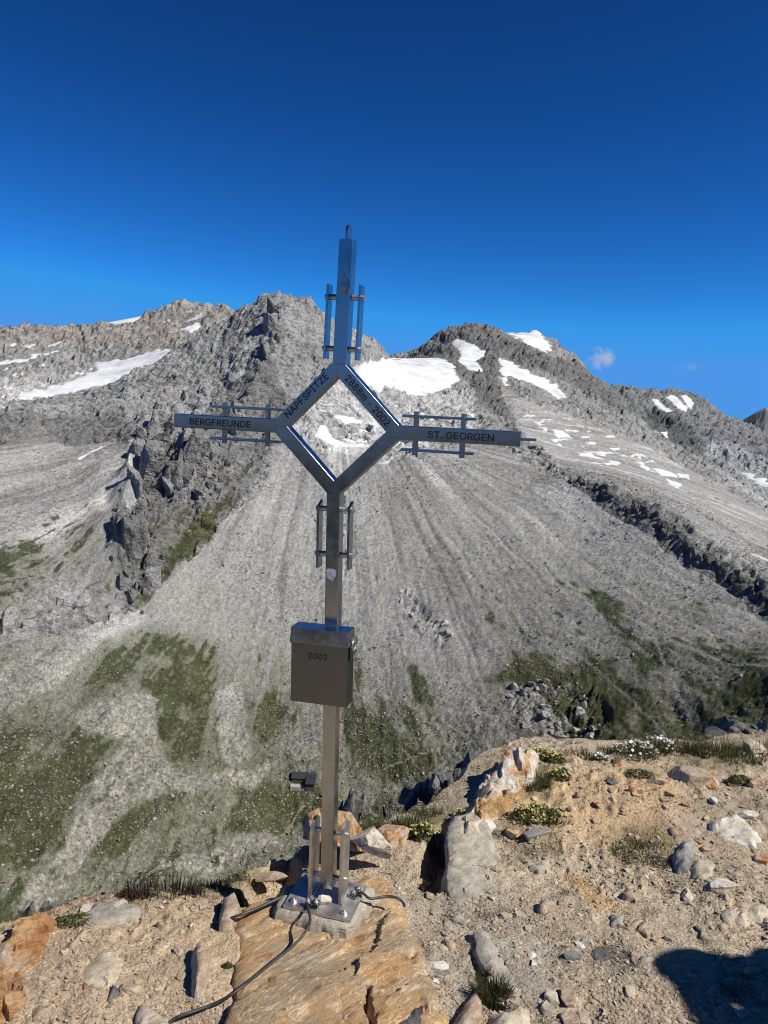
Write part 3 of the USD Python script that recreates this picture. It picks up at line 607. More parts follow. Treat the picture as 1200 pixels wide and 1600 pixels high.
# the farthest summit, at the photo's right edge
CR = np.array([far_xyz(px, py, 7500) for px, py in ((1090, 720), (1120, 690), (1145, 668), (1165, 653), (1182, 643), (1197, 637), (1215, 641), (1240, 652), (1280, 668), (1330, 700), (1400, 760))])
_t = np.linspace(0, 1, 150); _s = np.linspace(-1, 1, 61)
cx = np.stack([np.interp(_t, np.linspace(0, 1, len(CR)), CR[:, k]) for k in range(3)], 1)
nrm = np.array([CR[5, 0], CR[5, 1], 0]) / np.hypot(CR[5, 0], CR[5, 1])
FV = cx[:, None] + np.sign(_s)[None, :, None] * (np.abs(_s) ** 1.3)[None, :, None] * 1500 * nrm
FV[..., 2] -= (np.abs(_s) ** 1.15)[None, :] * 1350
FV = FV.reshape(-1, 3)
FV[:, 2] += (ridged(FV / 260.0, 5, 131, 0.6) - 0.62) * 150 * np.clip(np.abs(np.tile(_s, 150)) * 6 + 0.12, 0, 1)
FF = grid_faces(150, 61); FN = vertex_normals(FV, FF)
if FN[:, 2].mean() < 0: FF = FF[:, ::-1]; FN = -FN
_c = np.array([0.15, 0.148, 0.145]) * (0.5 + fbm(FV / 120, 4, 133))[:, None]
_sn = sstep(0.0, 0.06, 0.10 - np.abs(np.tile(_s, 150)))[:, None] * sstep(0.5, 0.6, fbm(FV / 200, 3, 135))[:, None]
tag(grid_mesh('mountain', FV, FF, M_ROCKFACE, FN, _c * (1 - _sn) + 0.6 * _sn, dict(rockw=np.zeros(len(FV)))), label='farthest bluish summit peeping in at the right edge', kind='structure')

# ------------------------------------------------------------------ materials of the summit
def rock_mat(name, ramp, scale=9.0, stretch=(1, 1, 1), rot=(0, 0, 0), bump=0.6, bd=0.01, spots=None, rough=0.85, vein=None, patch=None):
    """Stone: a colour ramp over stretched noise, finer speckle, optional lichen spots and pale veins."""
    n = {"g": ("geometry", {}), "mp": ("mapping", {"mapping_type": "texture", "rotation": rot, "scale": tuple(1.0 / q for q in stretch)}),
         "n1": ("noise_texture", {"scale": scale, "detail": 8.0, "roughness": 0.70, "distortion": 0.25}), "rp": ("rgb_ramp", {"ramp": ramp}),
         "n2": ("noise_texture", {"scale": 260.0, "detail": 3.0, "roughness": 0.7}), "r2": ("map_range", {"from_min": 0.3, "from_max": 0.7, "to_min": 0.68, "to_max": 1.3, "clamp": True}),
         "mx": ("mix_color", {"blend_type": "multiply", "fac": 1.0, "use_clamp": False}),
         "n3": ("noise_texture", {"scale": scale * 3.5, "detail": 8.0, "roughness": 0.72}), "hs": ("math", {"math_type": "add"}),
         "b": ("bump", {"strength": bump, "distance": bd}), "p": ("principled_bsdf", {"roughness": rough, "specular_ior_level": 0.25})}
    l = [("g.position", "mp.vector"), ("mp.vector", "n1.vector"), ("n1.fac", "rp.fac"), ("g.position", "n2.vector"), ("n2.fac", "r2.value"), ("rp.color", "mx.a"), ("r2.result", "mx.b"),
         ("mp.vector", "n3.vector"), ("n1.fac", "hs.value1"), ("n3.fac", "hs.value2"), ("hs.value", "b.height"), ("b.normal", "p.normal")]
    last = "mx.result"
    if patch:                                                   # broad changes of tint
        n.update({"np": ("noise_texture", {"scale": 3.2, "detail": 4.0, "roughness": 0.6}), "rq": ("rgb_ramp", {"ramp": patch}), "mq": ("mix_color", {"blend_type": "multiply", "fac": 1.0, "use_clamp": False})})
        l += [("g.position", "np.vector"), ("np.fac", "rq.fac"), (last, "mq.a"), ("rq.color", "mq.b")]
        last = "mq.result"
    if vein:
        n.update({"nv": ("noise_texture", {"scale": scale * 0.55, "detail": 4.0, "roughness": 0.55, "distortion": 1.4}), "av": ("math", {"math_type": "subtract", "value2": 0.5}), "bv": ("math", {"math_type": "absolute"}),
                  "rv": ("map_range", {"from_min": 0.012, "from_max": 0.0, "to_min": 0.0, "to_max": 0.75, "clamp": True}), "mv": ("mix_color", {"b": vein})})
        l += [("mp.vector", "nv.vector"), ("nv.fac", "av.value1"), ("av.value", "bv.value1"), ("bv.value", "rv.value"), ("rv.result", "mv.fac"), (last, "mv.a")]
        last = "mv.result"
    if spots:
        n.update({"ns": ("noise_texture", {"scale": 38.0, "detail": 4.0, "roughness": 0.65}), "rs": ("map_range", {"from_min": 0.60, "from_max": 0.68, "clamp": True}), "ms": ("mix_color", {"b": spots})})
        l += [("g.position", "ns.vector"), ("ns.fac", "rs.value"), ("rs.result", "ms.fac"), (last, "ms.a")]
        last = "ms.result"
    return mat(name, n, l + [(last, "p.base_color")])

OCHRE = [(0.25, (0.085, 0.048, 0.026)), (0.42, (0.23, 0.145, 0.075)), (0.52, (0.40, 0.275, 0.145)), (0.62, (0.50, 0.385, 0.24)), (0.75, (0.56, 0.47, 0.33))]
SLABC = [(0.26, (0.10, 0.062, 0.036)), (0.40, (0.235, 0.155, 0.085)), (0.47, (0.38, 0.265, 0.145)), (0.53, (0.30, 0.215, 0.13)), (0.60, (0.47, 0.36, 0.22)), (0.75, (0.58, 0.49, 0.35))]
RUST = [(0.28, (0.07, 0.028, 0.014)), (0.40, (0.25, 0.095, 0.032)), (0.48, (0.37, 0.205, 0.09)), (0.54, (0.45, 0.35, 0.23)), (0.60, (0.36, 0.33, 0.28)), (0.72, (0.58, 0.54, 0.46))]
GREY = [(0.28, (0.10, 0.098, 0.09)), (0.45, (0.21, 0.205, 0.185)), (0.58, (0.31, 0.30, 0.27)), (0.75, (0.42, 0.405, 0.36))]
PALE = [(0.28, (0.20, 0.16, 0.11)), (0.45, (0.37, 0.31, 0.225)), (0.58, (0.48, 0.42, 0.32)), (0.75, (0.56, 0.51, 0.42))]
WHITE = [(0.28, (0.27, 0.22, 0.16)), (0.45, (0.46, 0.41, 0.33)), (0.6, (0.60, 0.565, 0.50)), (0.75, (0.68, 0.66, 0.62))]
DARK = [(0.28, (0.05, 0.048, 0.045)), (0.45, (0.12, 0.116, 0.108)), (0.6, (0.21, 0.203, 0.19)), (0.75, (0.30, 0.29, 0.27))]
TAN = [(0.28, (0.17, 0.12, 0.075)), (0.45, (0.31, 0.235, 0.16)), (0.6, (0.42, 0.335, 0.24)), (0.75, (0.52, 0.44, 0.33))]
QUARTZ = [(0.26, (0.12, 0.10, 0.09)), (0.40, (0.42, 0.24, 0.09)), (0.48, (0.56, 0.47, 0.36)), (0.6, (0.68, 0.64, 0.58)), (0.75, (0.75, 0.73, 0.70))]
_striae = (0.0, 0.0, math.radians(48))
M_SLAB = rock_mat('striated_ochre_rock', SLABC, 7.0, (1.0, 2.7, 2.4), _striae, 0.9, 0.010, vein=(0.60, 0.50, 0.36), patch=[(0.35, (0.62, 0.72, 0.80)), (0.5, (1, 1, 1)), (0.68, (1.15, 0.90, 0.62))])
M_RUST = rock_mat('rusty_rock', RUST, 11.0, (1, 2.2, 2.0), (0.3, 0.2, -0.9), 0.9, 0.02)
M_RUSTB = rock_mat('stained_schist', [(0.28, (0.09, 0.05, 0.03)), (0.42, (0.34, 0.26, 0.18)), (0.52, (0.50, 0.44, 0.35)), (0.62, (0.40, 0.37, 0.33)), (0.75, (0.60, 0.57, 0.50))], 9.0, (1, 2.6, 2.0), (0.2, 0.3, 0.9), 0.9, 0.02, patch=[(0.40, (1, 0.97, 0.92)), (0.50, (1.0, 0.72, 0.45)), (0.62, (0.80, 0.44, 0.22))])
M_GREY = rock_mat('grey_rock', GREY, 7.0, (1, 2.6, 2.0), (0.1, 0.2, 0.5), 0.8, 0.015)
M_GREYB = rock_mat('pale_grey_rock', [(0.28, (0.18, 0.158, 0.122)), (0.45, (0.29, 0.262, 0.208)), (0.55, (0.37, 0.337, 0.27)), (0.75, (0.47, 0.43, 0.35))], 16.0, (1, 1.5, 1.2), (0.1, 0.2, 0.5), 0.8, 0.012)
M_GREYT = rock_mat('dusty_grey_rock', [(0.28, (0.19, 0.165, 0.13)), (0.45, (0.30, 0.27, 0.22)), (0.58, (0.38, 0.345, 0.28)), (0.75, (0.48, 0.43, 0.35))], 9.0, (1, 1.6, 1.5), (0.1, 0.2, 0.5), 0.8, 0.012)
M_PALE = rock_mat('pale_rock', PALE, 8.0, (1, 1.8, 1.8), (0.2, 0.1, 0.8), 0.7, 0.012, spots=(0.40, 0.27, 0.13))
M_WHITE = rock_mat('white_quartz', WHITE, 9.0, (1, 1.5, 1.5), (0.3, 0.1, 0.3), 0.7, 0.012)
M_DARK = rock_mat('dark_rock', DARK, 6.0, (2.5, 1, 1), (0.2, 0.5, 0.4), 1.0, 0.03)
M_TAN = rock_mat('tan_stone', TAN, 22.0, (1, 1.6, 1.6), (0.2, 0.1, 0.8), 0.8, 0.01)
M_OCHRE = rock_mat('ochre_stone', RUST[1:], 20.0, (1, 1.6, 1.6), (0.2, 0.1, 0.8), 0.8, 0.01)
M_QUARTZ = rock_mat('stained_quartz', QUARTZ, 6.0, (1, 1.4, 1.4), (0.2, 0.1, 0.8), 1.0, 0.025)
M_SPECK = rock_mat('speckled_granite', [(0.36, (0.10, 0.09, 0.08)), (0.46, (0.36, 0.31, 0.24)), (0.6, (0.54, 0.48, 0.38))], 40.0, (1, 1, 1), (0, 0, 0), 0.6, 0.008)
M_LICHEN = rock_mat('lichened_ochre_rock', OCHRE, 12.0, (1, 3, 2), (0.2, 0.3, -0.6), 0.8, 0.015, spots=(0.62, 0.50, 0.06))
M_CONCRETE = rock_mat('rough_concrete', [(0.3, (0.24, 0.205, 0.155)), (0.5, (0.38, 0.335, 0.26)), (0.7, (0.48, 0.435, 0.355))], 14.0, (1, 1, 2.5), (0, 0, 0), 0.9, 0.015)
M_DIRT = mat('trodden_dirt', {
    "a": ("attribute", {"attribute": "alb"}), "g": ("geometry", {}),
    "n1": ("noise_texture", {"scale": 75.0, "detail": 6.0, "roughness": 0.75}), "r1": ("map_range", {"from_min": 0.28, "from_max": 0.72, "to_min": 0.55, "to_max": 1.5, "clamp": True}),
    "v": ("voronoi_texture", {"scale": 95.0}), "rv": ("map_range", {"from_min": 0.05, "from_max": 0.5, "to_min": 1.25, "to_max": 0.75, "clamp": True}),
    "m1": ("mix_color", {"blend_type": "multiply", "fac": 1.0, "use_clamp": False}), "m2": ("mix_color", {"blend_type": "multiply", "fac": 0.30, "use_clamp": False}),
    "h": ("math", {"math_type": "subtract"}), "b": ("bump", {"strength": 0.6, "distance": 0.007}), "p": ("principled_bsdf", {"roughness": 0.95, "specular_ior_level": 0.1})},
    [("g.position", "n1.vector"), ("n1.fac", "r1.value"), ("a.color", "m1.a"), ("r1.result", "m1.b"), ("g.position", "v.vector"), ("v.distance", "rv.value"), ("m1.result", "m2.a"), ("rv.result", "m2.b"),
     ("m2.result", "p.base_color"), ("n1.fac", "h.value1"), ("v.distance", "h.value2"), ("h.value", "b.height"), ("b.normal", "p.normal")])

# ------------------------------------------------------------------ the summit ground
def plane_z(x, y):
    return -0.02 - 0.085 * y + 0.045 * x

def gp(px, py, lift=0.0):
    """Where the view through a photo pixel meets the summit plane (raised by lift)."""
    d = px_dir(px, py)
    t = (plane_z(0, 0) + lift - EYE[2]) / (d[2] + 0.085 * d[1] - 0.045 * d[0])
    return EYE + d * t
def gpoly(pts, lift=0.0):
    return [tuple(gp(x, y, lift)[:2]) for x, y in pts]

EDGE_PX = [(-520, 1640), (-250, 1520), (-60, 1470), (30, 1440), (95, 1424), (140, 1412), (200, 1398), (260, 1388), (320, 1378), (360, 1366), (395, 1352), (440, 1335), (480, 1318), (540, 1310), (580, 1300), (615, 1286), (660, 1262), (705, 1236), (745, 1212), (800, 1190), (850, 1180), (920, 1186), (990, 1180), (1060, 1176), (1130, 1172), (1200, 1164), (1330, 1160), (1500, 1180)]
EDGE = gpoly(EDGE_PX) + [(5.5, 1.5), (4, -0.8), (1.5, -1.7), (-1.2, -1.7), (-3, -0.6)]
PITS = [(gpoly([(372, 1404), (392, 1352), (450, 1326), (478, 1345), (470, 1396), (430, 1402)]), 0.15, 0.05), (gpoly([(640, 1368), (655, 1330), (690, 1288), (716, 1300), (712, 1372), (676, 1384)]), 0.16, 0.05),
        (gpoly([(735, 1470), (752, 1500), (776, 1545), (800, 1575), (762, 1570), (742, 1520)]), 0.05, 0.03), (gpoly([(338, 1432), (345, 1402), (352, 1402), (346, 1440)]), 0.05, 0.02)]
PITS.append((gpoly([(375, 1640), (378, 1440), (470, 1400), (590, 1375), (612, 1400), (640, 1480), (665, 1560), (670, 1640)], 0.02), 0.07, 0.05))
MOUNDS = [(gp(1090, 1190)[:2], 0.05, 0.8), (gp(800, 1215)[:2], 0.07, 0.45), (gp(900, 1230)[:2], 0.06, 0.5), (gp(1180, 1170)[:2], 0.05, 0.4), (gp(1000, 1450)[:2], -0.03, 0.5), (gp(690, 1450)[:2], -0.04, 0.25)]

def mound_z(X, Y):
    z = 0
    for (cx, cy), h, s in MOUNDS:
        z = z + h * np.exp(-((X - cx) ** 2 + (Y - cy) ** 2) / (2 * s * s))
    return z

def ground_z(X, Y, fine=True):
    X, Y = np.asarray(X, float), np.asarray(Y, float)
    z = plane_z(X, Y)
    for (cx, cy), h, s in MOUNDS:
        z = z + h * np.exp(-((X - cx) ** 2 + (Y - cy) ** 2) / (2 * s * s))
    for poly, dep, w in PITS:
        z = z - dep * sstep(-w * 0.3, w, poly_sd(poly, X, Y))
    sd = poly_sd(EDGE, X, Y)
    wv = fbm(np.stack([X / 0.35, Y / 0.35, X * 0], -1), 5, 201) - 0.5
    out = np.maximum(-(sd + 0.30 * wv), 0)
    z = z - 1.35 * out - 0.10 * sstep(0, 0.25, out) + np.minimum(out, 1.5) * 0.6 * (fbm(np.stack([X / 0.5, Y / 0.5, X * 0 + 5], -1), 4, 203) - 0.45)
    if fine:
        P = np.stack([X, Y, X * 0], -1)
        pk = 0.35 + 1.1 * sstep(0.40, 0.62, fbm(P / 0.45, 3, 213))      # packed earth here, loose clods there
        z = z + 0.075 * (fbm(P / 0.50, 3, 205) - 0.5) + 0.030 * (fbm(P / 0.12, 3, 207) - 0.5) + pk * 0.016 * (fbm(P / 0.035, 3, 209) - 0.5) + pk * 0.009 * np.maximum(ridged(P / 0.09, 2, 211) - 0.72, 0) / 0.28
    return z

def gpt(px, py):
    """The summit ground itself under a photo pixel."""
    p = gp(px, py)
    for _ in range(12):
        e = float(ground_z(p[0:1], p[1:2])[0]) - plane_z(p[0], p[1])
        q = gp(px, py, e); p = 0.5 * p + 0.5 * q
    p[2] = float(ground_z(p[0:1], p[1:2])[0])
    return p

def px_size(w, p):
    return w * np.linalg.norm(np.asarray(p) - EYE) / F_PX

GA = np.radians(np.concatenate([np.arange(-180, -40, 4.0), np.arange(-40, -31, 0.5), np.linspace(-31, 31, 860), np.arange(31.5, 40, 0.5), np.arange(40, 181, 4.0)]))
_el = np.linspace(math.atan2(1.75, 1.55), math.atan2(2.1, 6.2), 430)
GD = np.concatenate([[0.02, 0.3, 0.6, 0.9, 1.2, 1.4], 1.75 / np.tan(_el) * np.linspace(1, 2.1 / 1.75, 430), np.linspace(6.35, 9.5, 16)])
GGD, GGA = np.meshgrid(GD, GA, indexing='ij')
GX, GY = (GGD * np.sin(GGA)).ravel(), (GGD * np.cos(GGA)).ravel()
GZ = ground_z(GX, GY)
GV = np.stack([GX, GY, GZ], 1); GF = grid_faces(len(GD), len(GA)); GN = vertex_normals(GV, GF)
if GN[:, 2].mean() < 0: GF = GF[:, ::-1]; GN = -GN
_P = np.stack([GX, GY, GX * 0], -1)
gu, gv = project(GV)
gn1, gn2 = fbm(_P / 0.6, 4, 221), fbm(_P / 0.12, 4, 223)
_left = sstep(560, 330, gu)
galb = np.array([0.325, 0.268, 0.190]) * (1 - _left[:, None]) + np.array([0.375, 0.285, 0.183]) * _left[:, None]
galb = galb * (0.58 + 0.50 * gn1 + 0.42 * gn2 + 0.5 * (fbm(_P / 0.035, 3, 225) - 0.5))[:, None]
def gblend(poly, col, k, soft=25):
    global galb
    m = sstep(-soft, soft, poly_sd(poly, gu + 60 * (gn1 - 0.5) + 40 * (gn2 - 0.5), gv + 40 * (gn2 - 0.5)))[:, None] * k * (gv > 1000)[:, None]
    galb = galb * (1 - m) + np.array(col) * (0.6 + 0.8 * gn2)[:, None] * m
gblend([(620, 1390), (760, 1385), (860, 1470), (840, 1600), (680, 1600), (640, 1450)], (0.33, 0.30, 0.245), 0.7)
gblend([(800, 1230), (900, 1190), (1060, 1210), (1060, 1330), (930, 1330), (820, 1300)], (0.44, 0.295, 0.15), 0.55)
gblend([(885, 1365), (930, 1370), (985, 1425), (950, 1430)], (0.42, 0.27, 0.12), 0.8, 8)
gblend([(900, 1480), (985, 1470), (1000, 1515), (930, 1520)], (0.15, 0.145, 0.14), 0.75, 8)
for pl in ([(955, 1290), (1050, 1290), (1075, 1350), (990, 1370), (950, 1330)], [(790, 1290), (870, 1300), (880, 1340), (820, 1350)], [(600, 1290), (700, 1250), (690, 1290), (620, 1310)], [(1060, 1160), (1200, 1160), (1200, 1200), (1050, 1200)], [(780, 1200), (860, 1180), (870, 1230), (800, 1260)], [(200, 1375), (400, 1350), (400, 1385), (200, 1405)]):
    gblend(pl, (0.10, 0.095, 0.040), 0.55, 14)
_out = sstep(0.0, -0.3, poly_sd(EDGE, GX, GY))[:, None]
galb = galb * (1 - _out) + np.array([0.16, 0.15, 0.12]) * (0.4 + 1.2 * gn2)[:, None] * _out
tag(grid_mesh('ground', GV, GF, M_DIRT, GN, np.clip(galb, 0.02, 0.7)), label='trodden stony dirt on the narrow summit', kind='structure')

# ------------------------------------------------------------------ rocks
def facet_rock(seed, size, planes=16, sub=4, rough=0.05, sharp=55.0, flat=0.0):
    """An angular stone: random cutting planes rounded a little, then roughened. The base of the stone is at z = -0.35 of its height."""
    r = np.random.default_rng(seed)
    s = trimesh.creation.icosphere(subdivisions=sub); d = np.array(s.vertices)
    n = r.normal(size=(planes, 3)); n[:, 2] *= 0.8
    if flat: n = np.vstack([n, [[0.08, 0.05, 1], [0.02, -0.1, -1]]])
    n /= np.linalg.norm(n, axis=1, keepdims=True)
    off = r.uniform(0.72, 1.05, len(n))
    if flat: off[-2:] = 0.7
    q = np.maximum(d @ n.T, 1e-3) / off
    rad = 1.0 / (np.sum(q ** sharp, 1) ** (1 / sharp))
    v = d * rad[:, None]
    v *= 1 + rough * 2 * (fbm(v * 2.2 + seed * 3.1, 5, 300 + seed % 50) - 0.5)[:, None] + rough * 0.8 * (ridged(v * 4 + seed, 3, 310 + seed % 30) - 0.6)[:, None]
    v /= np.abs(v).max(0)
    v *= np.array(size) / 2
    return v, np.array(s.faces)

def place_rock(name, px, py, w, h, mtl, seed, label, group=None, cat='stone', tall=0.6, deep=0.8, rot=None, flat=0.0, sub=4, rough=0.06, sink=0.28, planes=16):
    """A stone whose picture is about w x h photo pixels round (px, py), standing on the ground."""
    p = gpt(px, py + 0.30 * h)
    sx = px_size(w, p); sz = max(sx * tall, 0.006)
    v, f = facet_rock(seed, (sx, sx * deep, sz), planes, sub, rough, flat=flat)
    a = np.random.default_rng(seed + 7).uniform(-0.5, 0.5) if rot is None else rot
    c, s = math.cos(a), math.sin(a)
    v = v @ np.array([[c, s, 0], [-s, c, 0], [0, 0, 1]])
    o = obj_at(name, (p[0], p[1], p[2] + sz * (0.5 - sink)), v, f, mtl)
    return tag(o, label, cat, group)

def obj_at(name, loc, v, f, mtl, smooth=24):
    m = usdkit.mesh(stage, numbered('/World', name), (v, f), mtl, smooth=smooth)
    m.AddTranslateOp().Set(Gf.Vec3d(*map(float, loc)))
    return m.GetPrim()

def outline_rock(name, poly, ztop, zbot, mtl, label, seed, bevel=0.03, bw=0.05, amp=0.01, wl=0.12, res=0.012, cat='rock', flare=0.3, detail=None, parent=None):
    """A rock whose outline on the ground is poly (metres, plan) and whose top is ztop(x, y): domed to its edge, roughened, with side walls down to zbot."""
    pg = Polygon(poly).buffer(0)
    ring = np.array(pg.exterior.coords)[:-1]
    r = np.random.default_rng(seed)
    L = pg.exterior.length; nb = max(int(L / res), 24)
    bp = np.array([pg.exterior.interpolate(t, normalized=True).coords[0] for t in np.arange(nb) / nb])
    wob = 0.5 * (fbm(np.stack([bp[:, 0] / wl, bp[:, 1] / wl, bp[:, 0] * 0 + seed], -1), 4, 11) - 0.5) * min(wl, 0.12)
    cen = bp.mean(0); dirs = (bp - cen) / np.maximum(np.linalg.norm(bp - cen, axis=1, keepdims=True), 1e-6)
    bp = bp + dirs * wob[:, None]
    x0, y0, x1, y1 = *bp.min(0), *bp.max(0)
    gx, gy = np.meshgrid(np.arange(x0, x1, res), np.arange(y0, y1, res))
    gx, gy = gx.ravel() + r.uniform(-.3, .3, gx.size) * res, gy.ravel() + r.uniform(-.3, .3, gy.size) * res
    sd = poly_sd(bp, gx, gy); k = sd > 0.6 * res
    pts = np.vstack([bp, np.stack([gx[k], gy[k]], 1)]); sd = np.concatenate([np.zeros(len(bp)), sd[k]])
    from scipy.spatial import Delaunay
    tri = Delaunay(pts).simplices
    c = pts[tri].mean(1); tri = tri[poly_sd(bp, c[:, 0], c[:, 1]) > -0.05 * res]
    a = pts[tri]; flip = np.cross(a[:, 1] - a[:, 0], a[:, 2] - a[:, 0]) < 0
    tri[flip] = tri[flip][:, ::-1]
    X, Y = pts.T
    z = ztop(X, Y) - bevel * (1 - np.clip(sd / bw, 0, 1)) ** 2
    P = np.stack([X, Y, X * 0 + seed], -1)
    z = z + amp * 2.2 * (ridged(P / wl, 4, 401 + seed % 9) - 0.6) + amp * 1.1 * (fbm(P / (wl * 0.18), 4, 403) - 0.5)
    if detail is not None: z = z + detail(X, Y)
    V = np.column_stack([X, Y, z]); nbp = len(bp)
    zb = zbot(bp[:, 0], bp[:, 1]) if callable(zbot) else np.full(nbp, zbot)
    rows = [np.arange(nbp)]; Fs = [tri]
    steps = 5
    for s in range(1, steps + 1):
        t = s / steps
        w = 0.35 * (fbm(np.stack([bp[:, 0] / (wl * .4), bp[:, 1] / (wl * .4), bp[:, 0] * 0 + t * 2 + seed], -1), 3, 407) - 0.5) * (z[:nbp] - zb)
        q = np.column_stack([bp + dirs * ((flare * t * (z[:nbp] - zb)) + w * (t < 1))[:, None], z[:nbp] * (1 - t) + zb * t])
        idx = np.arange(nbp) + len(V); V = np.vstack([V, q]); u, l = rows[-1], idx
        n1 = np.roll(np.arange(nbp), -1)
        Fs.append(np.stack([u, l, l[n1]], 1)); Fs.append(np.stack([u, l[n1], u[n1]], 1)); rows.append(idx)
    F = np.vstack(Fs)
    area = np.sum(bp[:, 0] * np.roll(bp[:, 1], -1) - np.roll(bp[:, 0], -1) * bp[:, 1])
    if area < 0:
        nt = len(tri); F[nt:] = F[nt:, ::-1]
    o = usdkit.mesh(stage, numbered('/World' if parent is None else path_of(parent), name), (V, F), mtl, smooth=35).GetPrim()
    return tag(o, label, cat)

def above(dz, gx=0.0, gy=0.0, ref=None):
    """A rock top dz above the summit plane, tilting by gx, gy from the point ref."""
    rx, ry = (0, 0) if ref is None else ref[:2]
    return lambda x, y: plane_z(x, y) + mound_z(x, y) + dz + gx * (x - rx) + gy * (y - ry)
def below(dz):
    return lambda x, y: np.minimum(ground_z(x, y, False), plane_z(x, y)) - dz

# the slab that carries the cross
SLAB_PX = [(345, 1690), (352, 1600), (359, 1530), (364, 1470), (367, 1424), (384, 1404), (420, 1392), (470, 1388), (540, 1370), (580, 1352), (606, 1352), (619, 1372), (626, 1402), (640, 1432), (654, 1462), (662, 1500), (676, 1530), (688, 1570), (694, 1610), (700, 1690)]
def crack(line, depth, width):
    ln = gpoly(line, 0.03)
    def f(X, Y):
        sd, al = line_sd(ln, X, Y)
        w = width * (0.35 + 0.65 * np.sin(np.pi * np.clip(al, 0.02, 0.98)))
        return -depth * np.exp(-(np.abs(sd) / w) ** 2)
    return f
_c1, _c2, _c3 = crack([(575, 1545), (571, 1570), (580, 1590), (584, 1612)], 0.05, 0.008), crack([(668, 1450), (646, 1480), (644, 1500)], 0.015, 0.012), crack([(560, 1428), (600, 1422), (640, 1424)], 0.012, 0.008)
def striae(X, Y):
    u, v = X * math.cos(0.84) + Y * math.sin(0.84), -X * math.sin(0.84) + Y * math.cos(0.84)
    return facets(X, Y, 0.30, 15, 0.07, 0.030, 2.2) + facets(X, Y, 0.10, 16, 0.10, 0.035, 2.6) + 0.004 * (ridged(np.stack([u / 0.35 + 0.6 * noise(np.stack([X / .1, Y / .1, X * 0], -1), 3), v / 0.07, u * 0], -1), 5, 431, 0.7) - 0.6) + 0.012 * (fbm(np.stack([X / .2, Y / .2, X * 0], -1), 4, 433) - 0.5) + _c1(X, Y) + _c2(X, Y) + _c3(X, Y)
slab_top = lambda x, y: plane_z(x, y) + 0.032 - 0.030 * sstep(2.15, 2.62, y)
outline_rock('rock_slab', gpoly(SLAB_PX, 0.03), slab_top, below(0.12), M_SLAB, 'broad ochre rock slab with diagonal streaks carrying the steel cross', 3, bevel=0.022, bw=0.05, amp=0.007, wl=0.22, res=0.0105, flare=0.1, detail=striae)
R = lambda *a, **k: outline_rock(*a, **k)
def lg(pts, lift=0.0):
    c = np.mean(gpoly(pts, lift), 0)
    return gpoly(pts, lift + float(mound_z(c[0], c[1])))
c_ = gp(40, 1500)
R('rock', lg([(-75, 1475), (-20, 1452), (28, 1437), (62, 1425), (94, 1426), (90, 1452), (74, 1488), (48, 1535), (18, 1572), (-50, 1600), (-100, 1560)], 0.05), above(0.042, -0.06, 0.03, c_), below(0.06), M_RUSTB, 'big rust orange and cream rock at the left edge of the photo', 11, bevel=0.04, bw=0.05, amp=0.012, wl=0.10, res=0.006, detail=lambda X, Y: facets(X, Y, 0.13, 5, 0.35, 0.15) + facets(X, Y, 0.05, 6, 0.4, 0.15))
R('flat_stone', lg([(122, 1440), (150, 1413), (198, 1406), (221, 1418), (203, 1432), (168, 1440), (150, 1443)], 0.02), above(0.028), below(0.03), M_GREYB, 'pale grey flat slab at the edge behind the bare dirt, left', 12, bevel=0.012, bw=0.03, amp=0.006, wl=0.12, res=0.008, detail=lambda X, Y: facets(X, Y, 0.10, 12, 0.16, 0.06))
c_ = gp(150, 1520)
R('flat_stone', lg([(108, 1534), (140, 1502), (176, 1475), (186, 1504), (191, 1528), (166, 1547), (138, 1550), (115, 1546)], 0.01), above(0.022, 0.0, 0.04, c_), below(0.03), M_PALE, 'pale cream triangular stone half buried in the left dirt', 13, bevel=0.02, bw=0.05, amp=0.006, wl=0.10, res=0.007, detail=lambda X, Y: facets(X, Y, 0.10, 13, 0.16, 0.06))
c_ = gp(308, 1520)
R('standing_stone', lg([(299, 1490), (310, 1480), (322, 1482), (331, 1500), (326, 1534), (306, 1557), (297, 1545)], 0.02), above(0.060, 0.0, 0.0, c_), below(0.03), M_TAN, 'sharp upright stone with a shadowed left face in the left dirt', 14, bevel=0.06, bw=0.028, amp=0.006, wl=0.06, res=0.006)
R('flat_stone', lg([(343, 1440), (349, 1404), (366, 1396), (372, 1414), (360, 1438)], 0.04), above(0.05), below(0.04), M_TAN, 'small flat tan stone against the left edge of the cross slab', 15, bevel=0.01, bw=0.02, amp=0.005, wl=0.08, res=0.007)
c_ = gp(736, 1335)
R('grey_boulder', lg([(696, 1304), (708, 1286), (738, 1280), (764, 1292), (776, 1318), (790, 1352), (792, 1382), (756, 1394), (716, 1388), (700, 1362), (693, 1330)], 0.06), above(0.034, -0.24, 0.16, c_), below(0.10), M_GREYB, 'large smooth grey boulder with a black shadowed hole on its left', 16, bevel=0.022, bw=0.045, amp=0.010, wl=0.22, res=0.008, flare=0.03, detail=lambda X, Y: facets(X, Y, 0.16, 14, 0.07, 0.015) + facets(X, Y, 0.05, 13, 0.14, 0.04))
c_ = gp(780, 1510)
R('grey_boulder', lg([(738, 1454), (760, 1452), (792, 1480), (818, 1522), (828, 1560), (806, 1566), (782, 1548), (758, 1512), (744, 1484)], 0.02), above(0.030, -0.30, 0.03, c_), below(0.06), M_GREYT, 'low grey rounded rock half sunk in dirt right of the cross slab', 17, bevel=0.018, bw=0.04, amp=0.006, wl=0.16, res=0.008, flare=0.05)
c_ = gp(780, 1220)
